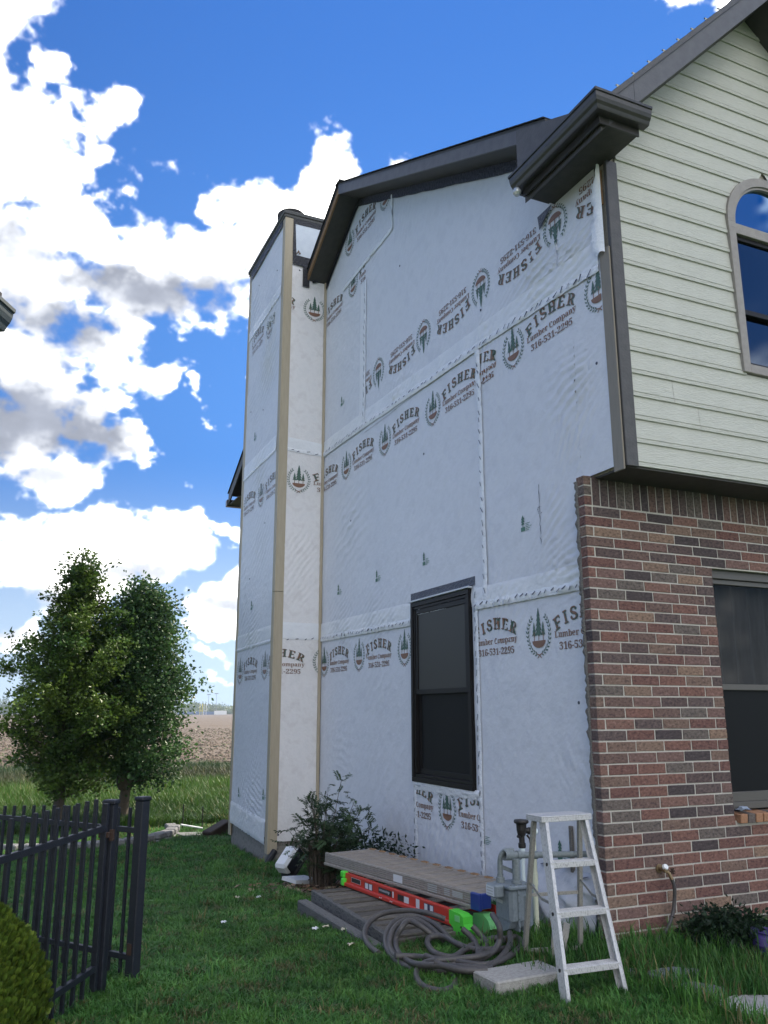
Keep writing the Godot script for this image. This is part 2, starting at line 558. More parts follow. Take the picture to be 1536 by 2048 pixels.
# ---------------------------------------------------------------- sky
const CLOUDS := [[-5.24, 39.01, 3.71, 4.63, 1.0],
	[-5.2, 32.63, 5.65, 5.07, 1.0],
	[-1.75, 35.4, 2.88, 2.92, 1.0],
	[-0.44, 38.13, 1.49, 1.8, 0.9],
	[-1.15, 33.31, 3.51, 3.02, 1.0],
	[-2.19, 28.76, 4.6, 3.72, 1.0],
	[2.43, 34.32, 3.72, 2.09, 0.9],
	[4.64, 36.68, 2.11, 2.05, 0.85],
	[1.42, 31.24, 2.3, 1.72, 0.6],
	[3.7, 30.46, 1.01, 0.65, 0.7],
	[0.26, 26.85, 5.04, 3.26, 1.0],
	[5.46, 28.14, 6.43, 3.34, 1.1],
	[12.09, 29.7, 5.44, 3.86, 1.1],
	[15.31, 32.12, 4.12, 2.74, 1.0],
	[11.58, 32.1, 2.2, 1.5, 0.9],
	[20.21, 33.89, 3.85, 2.71, 1.0],
	[22.33, 35.43, 2.15, 1.33, 0.9],
	[25.64, 34.55, 3.11, 2.39, 1.0],
	[17.14, 33.75, 2.29, 1.5, 1.0],
	[-0.16, 21.87, 6.11, 3.97, 1.1],
	[4.62, 22.22, 4.89, 2.84, 1.0],
	[8.65, 22.35, 2.56, 1.78, 0.85],
	[10.99, 20.91, 0.97, 1.15, 0.7],
	[0.28, 17.53, 5.72, 3.43, 1.1],
	[4.67, 17.72, 2.88, 2.25, 0.9],
	[6.15, 17.54, 1.14, 2.27, 0.8],
	[7.7, 26.09, 3.09, 2.51, 0.8],
	[1.06, 9.36, 4.41, 2.82, 1.0],
	[5.23, 10.6, 5.3, 2.27, 1.1],
	[9.32, 11.82, 2.95, 1.66, 1.0],
	[3.23, 8.54, 4.82, 3.18, 1.0],
	[9.12, 9.82, 3.56, 1.82, 0.8],
	[13.7, 11.17, 2.03, 0.84, 0.8],
	[-1.37, 10.43, 2.27, 1.85, 1.0],
	[12.84, 7.79, 3.15, 1.33, 0.9],
	[15.18, 8.01, 3.03, 1.51, 1.0],
	[14.22, 6.81, 3.99, 1.0, 0.8],
	[0.28, 5.26, 2.28, 1.08, 0.8],
	[12.02, 4.3, 2.27, 0.59, 0.3],
	[13.41, 2.35, 2.28, 0.52, 0.2],
	[11.94, 5.94, 2.94, 0.53, 0.35],
	[48.85, 41.65, 3.24, 0.97, 0.62],
	[47.16, 42.27, 2.1, 0.73, 0.45],
	[51.58, 41.36, 2.61, 0.96, 0.8],
	[14.25, 22.63, 0.5, 0.99, 0.4]]
const SHADES := [[0.19, 18.47, 7.54, 3.26, 1.0],
	[4.37, 17.36, 3.5, 1.93, 0.8],
	[-2.02, 16.61, 4.05, 2.46, 0.95],
	[7.28, 26.99, 6.86, 1.86, 0.95],
	[2.45, 24.45, 5.45, 1.84, 0.85],
	[11.52, 27.13, 3.93, 1.74, 0.8],
	[13.25, 28.54, 2.55, 1.26, 0.35],
	[-1.74, 24.97, 3.33, 1.78, 0.7],
	[-0.88, 28.44, 3.75, 1.74, 0.45],
	[1.75, 31.3, 2.96, 1.15, 0.35],
	[6.21, 31.44, 2.09, 0.89, 0.3],
	[6.29, 9.03, 4.08, 1.14, 0.55],
	[1.29, 6.86, 3.21, 0.94, 0.5],
	[13.2, 7.13, 2.98, 0.67, 0.4],
	[0.04, 4.79, 2.27, 0.61, 0.5],
	[1.77, 14.84, 4.86, 1.27, 0.6],
	[15.03, 29.93, 2.22, 0.94, 0.25]]

const CLOUD_LIGHT := 1.9

func sky_color(az: float, el: float, n1: FastNoiseLite, n2: FastNoiseLite, window: float) -> Color:
	# az and el in degrees; az 0 is -z and grows towards +x
	var ra := deg_to_rad(az)
	var re := deg_to_rad(el)
	var d := Vector3(sin(ra) * cos(re), sin(re), -cos(ra) * cos(re))
	var e := clampf(el / 48.0, 0.0, 1.0)
	var low := Vector3(.335, .43, .53)
	var mid := Vector3(.052, .145, .365)
	var high := Vector3(.018, .066, .225)
	var s := low.lerp(mid, smoothstep(0.0, .36, e)).lerp(high, smoothstep(.22, 1.0, e))
	var toward := d.dot(Vector3(.69, .67, -.28))
	s = s * (1.0 + .60 * smoothstep(.25, .95, toward)) + Vector3(.008, .020, .034) * smoothstep(.4, 1.0, toward)
	if el < -1.0:
		return Color(low.x * .55, low.y * .55, low.z * .5)
	var p := d * 1.0
	# cloud fields are read on the direction itself, flattened towards the horizon
	var q := Vector3(p.x, p.y * 1.35, p.z) * 100.0
	var f := n1.get_noise_3dv(q * 2.1)
	var g := n2.get_noise_3dv(q * 2.0 + Vector3(31.0, 7.0, 3.0))
	var dens := 0.0
	var shade := 0.0
	if window > 0.0:
		var inside := -1.0
		var wa := 4.0 * n1.get_noise_3dv(q * 1.6 + Vector3(70, 0, 0))
		var we := 3.5 * n1.get_noise_3dv(q * 1.6 + Vector3(0, 170, 0))
		for b in CLOUDS:
			var u: float = (az + wa - b[0]) / b[2]
			var w: float = (el + we - b[1]) / b[3]
			var k := 1.0 - sqrt(u * u + w * w)
			if k > -1.0:
				k = k * .9 + (b[4] - 1.0) * .35
				inside = maxf(inside, k)
		for b in SHADES:
			var u: float = (az - b[0]) / b[2]
			var w: float = (el - b[1]) / b[3]
			shade = maxf(shade, b[4] * (1.0 - smoothstep(.2, 1.2, sqrt(u * u + w * w) + f * .7)))
		dens = inside * 1.15 - .12 + f * .80 + g * .12
	if window < 1.0:
		# unseen cumulus shaped to light the house: thicker behind the camera, clearer left
		var cover := n1.get_noise_3dv(q * .75 + Vector3(400.0, 0.0, 90.0)) * 1.3 + .12 + .26 * smoothstep(135.0, 165.0, absf(az)) - .50 * (1.0 - smoothstep(45.0, 75.0, absf(az + 80.0))) - .35 * (1.0 - smoothstep(20.0, 45.0, absf(az - 115.0)))
		var d2 := cover + f * .35 + g * .10
		dens = lerpf(d2, dens, window)
		shade = lerpf(clampf((d2 - .30) * .8, 0.0, .5), shade, window)
	var a := smoothstep(-.14, .40, dens)
	a = lerpf(a * a, a, .5)
	# thin edges stay bright, thick parts shade to blue grey
	var bright := CLOUD_LIGHT * (.86 + .5 * clampf(.5 + f * 1.3 + g * .4, 0.0, 1.0))
	var body := Vector3(1.0, .985, .96) * bright
	var grey := Vector3(.235, .255, .305) * (1.0 + .40 * f)
	var dark := clampf(shade + clampf(-f * .6 + .05 - g * .15, 0.0, .34) * smoothstep(.15, .6, dens), 0.0, 1.0)
	var cl := body.lerp(Vector3(.52, .54, .585), smoothstep(.0, .5, dark)).lerp(grey, smoothstep(.35, 1.0, dark))
	if el < 14.0:
		cl = cl.lerp(Vector3(.52, .56, .62), .35 * (1.0 - el / 14.0))
		a *= smoothstep(.5, 5.0, el) * .35 + .65
	s = s.lerp(cl, a)
	return Color(s.x, s.y, s.z)


func make_sky() -> Image:
	var n1 := FastNoiseLite.new()
	n1.seed = 11
	n1.frequency = .055
	n1.fractal_octaves = 7
	n1.fractal_gain = .56
	var n2 := FastNoiseLite.new()
	n2.seed = 5
	n2.frequency = .22
	n2.fractal_octaves = 4
	var wide := Image.create(1024, 512, false, Image.FORMAT_RGBF)
	for y in 512:
		var el := 90.0 - (y + .5) / 512.0 * 180.0
		if el < -4.0:
			wide.fill_rect(Rect2i(0, y, 1024, 512 - y), sky_color(0.0, -10.0, n1, n2, 0.0))
			break
		for x in 1024:
			var az := (x + .5) / 1024.0 * 360.0 - 180.0
			wide.set_pixel((x + 512) % 1024, y, sky_color(az, el, n1, n2, in_view(az, el)))
	wide.resize(4096, 2048, Image.INTERPOLATE_CUBIC)
	for y in range(440, 1040):
		var el := 90.0 - (y + .5) / 2048.0 * 180.0
		for x in range(1960, 2750):
			var az := (x + .5) / 4096.0 * 360.0 - 180.0
			wide.set_pixel((x + 2048) % 4096, y, sky_color(az, el, n1, n2, in_view(az, el)))
	return wide


func in_view(az: float, el: float) -> float:
	return smoothstep(-16.0, -7.0, az) * (1.0 - smoothstep(60.0, 72.0, az)) * (1.0 - smoothstep(49.0, 60.0, el))


# ---------------------------------------------------------------- ground
func terrain() -> void:
	var b := MB.new()
	var xs := [-60.0, -30, -15, -8, -5]
	for k in 60:
		xs.append(-4.0 + k * .2)
	xs.append_array([8.2, 9, 10, 12, 15, 20, 30, 60])
	var zs := [40.0, 20, 10, 5, 2]
	for k in 145:
		zs.append(0.0 - k * .2)
	var rows := []
	for z in zs:
		var row := PackedVector3Array()
		for x in xs:
			row.append(Vector3(x, hgt(x, z), z))
		rows.append(row)
	b.grid(rows)
	tag(put("lawn_ground", b, M.soil), "short green lawn sloping along the wrapped wall", "", "", "structure")
	# the ploughed field behind the lawn, one sheet to the horizon
	b = MB.new()
	rows = []
	var z := -28.6
	while z > -3000.0:
		var row := PackedVector3Array()
		var step := maxf(.22, -(z + 28.0) * .03)
		for k in 61:
			var x := -200.0 + 400.0 * k / 60.0 if z > -120 else (k - 30) * 100.0
			if z > -120:
				x = -60.0 + k * 2.2
			row.append(Vector3(x, -.45 + (.05 * sin(z * 9.0) * fine.get_noise_2d(x * .4, z * .7) if z > -120 else 0.0), z))
		rows.append(row)
		z -= step
	b.grid(rows)
	tag(put("field", b, M.field_soil), "bare brown ploughed field reaching to the far tree line", "", "", "structure")
	b = MB.new()
	b.box(Vector3(-3000, -2.0, -3000), Vector3(3000, -.8, 600))
	tag(put("ground", b, M.soil), "ground below the lawn and field", "", "", "structure")


# ---------------------------------------------------------------- house
const XW := 3.9          # sheathing plane of the wrapped wall
const ZB := -4.807       # brick face
const ZS := -4.46        # siding plane of the upper floor

func rake(z: float) -> float:
	# underside of the main gable's rake over the wrapped wall
	return 8.35 - .509 * (z + 9.4) if z > -9.4 else 8.35 + .548 * (z + 9.4)


func hw_piece(b: MB, z0: float, z1: float, y0: float, y1 := 99.0) -> void:
	# a piece of the wrapped wall's core between two z
	var p := PackedVector2Array([Vector2(z0, y0), Vector2(z1, y0)])
	if y1 < 90.0:
		p.append_array(PackedVector2Array([Vector2(z1, y1), Vector2(z0, y1)]))
	else:
		p.append(Vector2(z1, rake(z1) + .05))
		if z0 < -9.4 and z1 > -9.4:
			p.append(Vector2(-9.4, rake(-9.4) + .05))
		p.append(Vector2(z0, rake(z0) + .05))
	b.prism(p, Vector3(XW + .012, 0, 0), Vector3(0, 0, 1), Vector3.UP, Vector3(.14, 0, 0))


func build_house() -> void:
	house = thing("house", Vector3(XW, 0, -9.4), "two storey house with white wrapped side wall, brick front and beige siding", "house")
	var b := MB.new()
	hw_piece(b, -14.3, -7.87, -.6)
	hw_piece(b, -7.87, -6.62, -.6, .80)
	hw_piece(b, -7.87, -6.62, 2.62)
	hw_piece(b, -6.62, -4.93, -.6)
	hw_piece(b, -4.93, -4.475, 3.2, 5.72)
	put("side_wall", b, M.sheathing, house)
	b = MB.new()
	b.box(Vector3(XW + .16, -.6, -14.3), Vector3(14, 5.6, -14.15))
	b.box(Vector3(13.85, -.6, -14.14), Vector3(14, 5.6, -4.95))
	put("rear_wall", b, M.siding, house)
	b = MB.new()
	b.box(Vector3(XW + .16, 2.95, -14.1), Vector3(13.8, 3.15, -5.06))
	b.box(Vector3(XW + .16, -.3, -14.1), Vector3(13.8, -.1, -5.1))
	put("floor_slab", b, M.room_dark, house)
	brick_front()
	siding_front()
	roofs()
	wraps()
	chimney()
	side_window()


func brick_front() -> void:
	var b := MB.new()
	var wx0 := 4.985
	var wx1 := 6.30
	var wy0 := .79
	var wy1 := 2.585
	# mortar bed set back behind the brick faces
	var zf := ZB - .005
	b.box(Vector3(3.80, -.3, -4.895), Vector3(wx0 - .004, 2.972, zf))
	b.box(Vector3(wx0 - .004, -.3, -4.895), Vector3(wx1, wy0 - .07, zf))
	b.box(Vector3(wx0 - .004, wy1, -4.895), Vector3(wx1, 2.972, zf))
	b.box(Vector3(wx1, -.3, -4.895), Vector3(14, 2.972, zf))
	b.box(Vector3(3.80, 2.972, -4.895), Vector3(14, 3.19, zf))
	var wall := put("brick_wall", b, M.mortar, house)
	# block backing, closed round the window
	b = MB.new()
	b.box(Vector3(XW + .16, -.3, -5.05), Vector3(wx0 + .02, 3.19, -4.93))
	b.box(Vector3(wx0 + .02, -.3, -5.05), Vector3(wx1 - .02, wy0, -4.93))
	b.box(Vector3(wx0 + .02, wy1, -5.05), Vector3(wx1 - .02, 3.19, -4.93))
	b.box(Vector3(wx1 - .02, -.3, -5.05), Vector3(13.8, 3.19, -4.93))
	put("backing_wall", b, M.room_dark, house)
	# shared brick shapes: a few lengths with slightly uneven faces
	var cache := {}
	var brick_mesh := func(l: float, h: float, variant: int) -> ArrayMesh:
		var key := "%.3f_%.3f_%d" % [l, h, variant]
		if not cache.has(key):
			var m := MB.new()
			m.box(Vector3(0, 0, -.085), Vector3(l, h, 0), .003)
			var r := RandomNumberGenerator.new()
			r.seed = variant * 97 + int(l * 1000)
			var seen := {}
			for k in m.v.size():
				var kk := m.v[k].snappedf(.0005)
				if not seen.has(kk):
					seen[kk] = Vector3(r.randf_range(-.0016, .0016), r.randf_range(-.0016, .0016), r.randf_range(-.0012, .0012))
				m.v[k] += seen[kk]
			cache[key] = m.mesh()
		return cache[key]
	var pick := [0, 1, 2, 3, 4, 5, 6, 7, 8, 9, 0, 1, 6, 7, 9, 2, 11, 3, 8, 10, 6, 1, 0, 11]
	var count := 0
	var rest := MB.new()
	for row in 39:
		var y := row * .0762 + .005
		var x := 3.795
		var first := true
		while x < 6.9:
			var l := .244
			if first and row % 2 == 0:
				l = .066
			first = false
			var x1 := x + l
			var spans := [[x, x1]]
			if y + .06 > wy0 - .07 and y < wy1 - .01:
				if x < wx0 and x1 > wx0 - .05:
					spans = [[x, wx0]]
				elif x >= wx0 - .01 and x1 <= wx1 + .12:
					spans = [] if x1 < wx1 else [[wx1 + .0, x1]]
				elif x < wx1 and x1 > wx1:
					spans = [[wx1, x1]]
			for sp in spans:
				var ll: float = sp[1] - sp[0]
				if ll < .02:
					continue
				var m: StandardMaterial3D = M["brick_%d" % pick[rng.randi() % pick.size()]]
				var t := Transform3D(Basis(Vector3(0, 0, 1), rng.randf_range(-.004, .004)), Vector3(sp[0], y, ZB + rng.randf_range(-.0015, .0015)))
				if sp[0] < 5.42 and count < 277:
					place("brick", brick_mesh.call(snappedf(ll, .004), .0665, rng.randi() % 4), m, wall, t)
					count += 1
				else:
					rest.x = t
					rest.box(Vector3(0, 0, -.085), Vector3(ll, .0665, 0), .003)
			x = x1 + .0105
	# soldier course under the overhang
	var x := 3.795 + .078
	for k in 3:
		place("brick", brick_mesh.call(.066, .0665, k), M["brick_%d" % [1, 8, 2][k]], wall, Transform3D(Basis(), Vector3(3.795, 2.979 + k * .0765, ZB)))
	while x < 6.9:
		var m: StandardMaterial3D = M["brick_%d" % [3, 1, 7, 8, 2, 11, 6, 4][rng.randi() % 8]]
		if x < 5.4:
			place("brick", brick_mesh.call(.066, .222, rng.randi() % 3), m, wall, Transform3D(Basis(), Vector3(x, 2.979, ZB + rng.randf_range(-.001, .001))))
		else:
			rest.x = Transform3D(Basis(), Vector3(x, 2.979, ZB))
			rest.box(Vector3(0, 0, -.085), Vector3(.066, .222, 0), .003)
		x += .0765
	tag(put("more_bricks", rest, M.brick_7, wall), "", "", "", "stuff")
	# sloped rowlock sill under the brick window
	var sb := MB.new()
	sb.box(Vector3(0, 0, 0), Vector3(.068, .062, .135), .003)
	var sm := sb.mesh()
	for k in 17:
		place("sill_brick", sm, M.brick_sill if k % 3 != 1 else M["brick_8"], wall, Transform3D(Basis(Vector3(1, 0, 0), .10), Vector3(wx0 + .018 + k * .077, .717, ZB - .10)))
	# ragged mortar left where the brick was broken away at the corner
	b = MB.new()
	var rows := []
	for k in 190:
		var yy := k / 189.0 * 3.17
		var j := fine.get_noise_2d(yy * 13.0, 3.0) * .026
		var j2 := fine.get_noise_2d(yy * 22.0, 9.0) * .014 - .008 * float(int(yy / .0762) % 2)
		rows.append(PackedVector3Array([Vector3(3.797, yy, -4.875), Vector3(3.79 + j2 * .3, yy, -4.893), Vector3(3.80 + j2, yy, -4.915 - absf(j)), Vector3(3.835 + j, yy, -4.925 - absf(j2)), Vector3(3.872, yy, -4.90)]))
	b.grid(rows, false, true)
	put("broken_mortar", b, M.mortar_dark, house)
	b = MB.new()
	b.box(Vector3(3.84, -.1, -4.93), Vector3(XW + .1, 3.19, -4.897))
	put("gap_shade", b, M.membrane, house)  # black strip standing in for the shade inside the open gap
	# window in the brick: dark frame, meeting rail, screens and curtains
	b = MB.new()
	var zf2 := -4.885
	b.box(Vector3(wx0, wy1 - .07, zf2 - .05), Vector3(wx1, wy1 - .003, zf2 + .03), .004)
	b.box(Vector3(wx0, wy0, zf2 - .05), Vector3(wx1, wy0 + .05, zf2 + .03), .004)
	b.box(Vector3(wx0 + .002, wy0 + .05, zf2 - .05), Vector3(wx0 + .03, wy1 - .07, zf2 + .02), .003)
	b.box(Vector3(wx1 - .03, wy0 + .05, zf2 - .05), Vector3(wx1 - .002, wy1 - .07, zf2 + .02), .003)
	b.box(Vector3(wx0 + .03, wy1 - .11, zf2 - .04), Vector3(wx1 - .03, wy1 - .072, zf2 + .008), .003)
	var win := put("brick_window", b, M.bronze_grey, house)
	b = MB.new()
	b.box(Vector3(wx0 + .03, 1.655, zf2 - .03), Vector3(wx1 - .03, 1.70, zf2 + .012), .003)
	b.box(Vector3(wx0 + .03, wy0 + .05, zf2 - .03), Vector3(wx1 - .03, wy0 + .12, zf2 + .006), .003)
	put("meeting_rail", b, M.bronze_grey, win)
	b = MB.new()
	b.box(Vector3(wx0 + .03, 1.70, zf2 - .018), Vector3(wx1 - .03, wy1 - .11, zf2 - .012))
	put("pane", b, M.pane, win)
	b = MB.new()
	b.box(Vector3(wx0 + .03, wy0 + .12, zf2 - .018), Vector3(wx1 - .03, 1.655, zf2 - .012))
	put("screen", b, M.screen_dark, win)
	put("curtain", curtain(Vector3(wx0, wy0, zf2 - .13), Vector3(1, 0, 0), Vector3(0, 0, 1), 1.3, 1.8, .16), M.curtain, win)


func curtain(o: Vector3, ua: Vector3, na: Vector3, w: float, h: float, fold: float) -> MB:
	var b := MB.new()
	var rows := []
	for k in 8:
		var row := PackedVector3Array()
		for j in 70:
			var u := w * j / 69.0
			row.append(o + ua * u + Vector3.UP * h * k / 7.0 + na * (.018 * sin(u / fold * TAU + .6 * sin(k * .4 + u * 3.0)) + .006 * sin(u * 71.0)))
		rows.append(row)
	b.grid(rows)
	return b


func siding_front() -> void:
	var cx := 5.645
	var ro := .512
	var ys := 5.456
	var wb := 4.11
	# wall behind the boards, open at the arched window
	var b := MB.new()
	var z0 := -4.62
	var z1 := -4.477
	b.box(Vector3(XW + .156, 3.2, z0), Vector3(cx - .44, 6.0, z1))
	b.box(Vector3(cx + .44, 3.2, z0), Vector3(13.8, 5.6, z1))
	b.box(Vector3(cx - .44, 3.2, z0), Vector3(cx + .44, wb + .06, z1))
	b.prism(PackedVector2Array([Vector2(4.06, 6.0), Vector2(7.3, 6.0), Vector2(5.65, 7.7)]), Vector3(0, 0, z0), Vector3.RIGHT, Vector3.UP, Vector3(0, 0, z1 - z0))
	# spandrels above the arch
	var arc := PackedVector2Array([Vector2(cx - .44, 6.0), Vector2(cx - .44, ys)])
	for k in 17:
		var a := PI - PI * k / 16.0
		arc.append(Vector2(cx + cos(a) * .44, ys + sin(a) * .44))
	arc.append(Vector2(cx + .44, 6.0))
	b.prism(arc, Vector3(0, 0, z0), Vector3.RIGHT, Vector3.UP, Vector3(0, 0, z1 - z0))
	var wall := put("siding_wall", b, M.sheathing, house)
	# lap boards: thick lower edge with a groove above it, thin upper edge
	var prof := [Vector2(-.016, 0), Vector2(.016, 0), Vector2(.0175, .027), Vector2(.006, .0285), Vector2(.006, .034), Vector2(.0125, .036), Vector2(.002, .19), Vector2(-.016, .19)]
	for k in 26:
		var y := 3.2 + k * .1785
		var ym := y + .09
		var xl := 4.004
		var xr := 9.5
		if y > 5.70:
			xl = maxf(xl, 5.65 - (7.82 - y) / 1.0 + .02)
			xr = 5.65 + (7.82 - y) - .02
		elif y > 5.4:
			xr = 7.6
		if xr - xl < .1:
			break
		var spans := [[xl, xr]]
		var cuts := false
		if y + .1785 > wb and y < ys + .47 and not (y < wb and y + .1785 < wb + .06):
			cuts = true
			spans = [[xl, 0.0], [0.0, xr]]
		elif k in [2, 3]:
			# a butt joint here and there
			var xj := 4.004 + fposmod(k * .737, 1.0) * .9 + .2
			spans = [[xl, xj], [xj + .003, xr]]
		for sp in spans:
			var m := MB.new()
			var lo_ := PackedVector3Array()
			var hi_ := PackedVector3Array()
			for q in prof:
				var yy: float = y + q.y
				var half := sqrt(maxf(0.0, .47 * .47 - maxf(0.0, yy - ys) * maxf(0.0, yy - ys)))
				var xa: float = sp[0] if not cuts or sp[0] > 0.0 else cx + half
				var xb: float = sp[1] if not cuts or sp[1] > 0.0 else cx - half
				lo_.append(Vector3(xa, yy, ZS + q.x))
				hi_.append(Vector3(xb, yy, ZS + q.x))
			m.grid([lo_, hi_], false, true)
			put("siding_board", m, M.siding, wall)
	# corner boards: dark on the front, taupe on the wrapped side
	b = MB.new()
	b.box(Vector3(XW - .004, 3.19, ZS - .012), Vector3(4.004, 5.66, ZS + .022), .004)
	put("corner_board", b, M.dark_trim, house)
	b = MB.new()
	b.box(Vector3(XW - .020, 3.165, ZS - .105), Vector3(XW - .006, 4.92, ZS + .006), .003)
	put("taupe_corner_trim", b, M.taupe_dark, house)
	# torn paper hanging at the corner above the taupe trim
	b = MB.new()
	var rows := []
	for k in 41:
		var t := k / 40.0
		var y := lerpf(4.885, 5.63, t)
		var w := .10 + .035 * fine.get_noise_2d(t * 5.0, 1.0) + .022 * fine.get_noise_2d(t * 17.0, 7.0) - .085 * smoothstep(.62, 1.0, t) - .03 * (1.0 - smoothstep(0.0, .08, t))
		var row := PackedVector3Array()
		for j in 7:
			var u := j / 6.0
			row.append(Vector3(XW - .028 - .022 * sin(u * PI) - .03 * u * u * (.6 + .4 * sin(t * 9.0)), y + .01 * sin(u * 5.0 + t * 13.0), ZS - .028 - w * u))
		rows.append(row)
	b.grid(rows)
	put("torn_wrap", b, M.tape, house)
	b = MB.new()
	b.box(Vector3(XW - .018, 5.30, ZS - .05), Vector3(XW, 5.60, ZS - .036))
	put("raw_edge", b, M.raw_wood, house)
	# underside of the overhang
	b = MB.new()
	b.box(Vector3(XW + .014, 3.184, -4.925), Vector3(14, 3.199, ZS - .0))
	put("overhang_soffit", b, M.dark_soffit, house)
	# arched window: casing, mullion, sashes and panes
	b = MB.new()
	var ri := .435
	var zc0 := ZS - .01
	var zc1 := ZS + .034
	var rin := []
	for pass_ in [[ro, ri, zc0, zc1], [ri + .012, ri - .022, zc0 - .02, zc1 - .014]]:
		var rows2 := []
		var n := 33
		for k in n:
			var a := PI - PI * k / (n - 1.0)
			var c := Vector3(cos(a), sin(a), 0)
			var m := Vector3(cx, ys, 0)
			rows2.append(PackedVector3Array([m + c * pass_[0] + Vector3(0, 0, pass_[2]), m + c * pass_[0] + Vector3(0, 0, pass_[3]), m + c * pass_[1] + Vector3(0, 0, pass_[3]), m + c * pass_[1] + Vector3(0, 0, pass_[2])]))
		b.grid(rows2, false, true)
	for s in [-1.0, 1.0]:
		b.box(Vector3(cx + minf(s * ro, s * ri), wb, zc0), Vector3(cx + maxf(s * ro, s * ri), ys - .06, zc1 + .003), .003)
		b.box(Vector3(cx + minf(s * ro, s * ri), ys - .06, zc0), Vector3(cx + maxf(s * ro, s * ri), ys, zc1), .002)
	b.box(Vector3(cx - ri, wb, zc0), Vector3(cx + ri, wb + .075, zc1), .003)
	b.box(Vector3(cx - ri, ys - .10, zc0), Vector3(cx + ri, ys - .005, zc1 - .006), .003)
	var win := put("arched_window", b, M.casing, house)
	var y0 := wb + .075
	var y1 := ys - .10
	b = MB.new()
	var yc := 4.66
	for q in [[y0, yc + .02, -.035], [yc - .02, y1, -.012]]:
		var za: float = ZS + q[2] - .03
		var zb: float = ZS + q[2] + .012
		b.box(Vector3(cx - ri, q[0], za), Vector3(cx - ri + .03, q[1], zb), .002)
		b.box(Vector3(cx + ri - .03, q[0], za), Vector3(cx + ri, q[1], zb), .002)
		b.box(Vector3(cx - ri + .03, q[0], za), Vector3(cx + ri - .03, q[0] + .045, zb), .002)
		b.box(Vector3(cx - ri + .03, q[1] - .04, za), Vector3(cx + ri - .03, q[1], zb), .002)
	put("sash", b, M.bronze, win)
	b = MB.new()
	b.box(Vector3(cx - ri + .03, yc, ZS - .026), Vector3(cx + ri - .03, y1 - .03, ZS - .02))
	b.box(Vector3(cx - ri + .03, y0 + .03, ZS - .05), Vector3(cx + ri - .03, yc, ZS - .044))
	put("pane", b, M.coated_dark, win)
	b = MB.new()
	var fan := PackedVector2Array()
	for k in 25:
		var a := PI * k / 24.0
		fan.append(Vector2(cos(a), sin(a)) * (ri - .015))
	b.prism(fan, Vector3(cx, ys - .004, ZS - .016), Vector3.RIGHT, Vector3.UP, Vector3(0, 0, .006))
	put("arched_pane", b, M.coated_pane, win)


func shingle_rows(b: MB, p0: Vector3, p1: Vector3, along: Vector3, up: Vector3, n: int) -> void:
	# overlapping courses from the eave p0 to the ridge p1, each a thin tilted slab
	for k in n:
		var a := p0.lerp(p1, float(k) / n)
		var c := p0.lerp(p1, (k + 1.25) / n) if k < n - 1 else p1
		var lift := up * .009
		b.quad(a + lift, a + along + lift, c + along + up * .007, c + up * .007)
		b.quad(a, a + along, a + along + lift, a + lift)
		b.quad(a, a + lift, c + up * .007, c)
		b.quad(a + along, c + along, c + along + up * .007, a + along + lift)


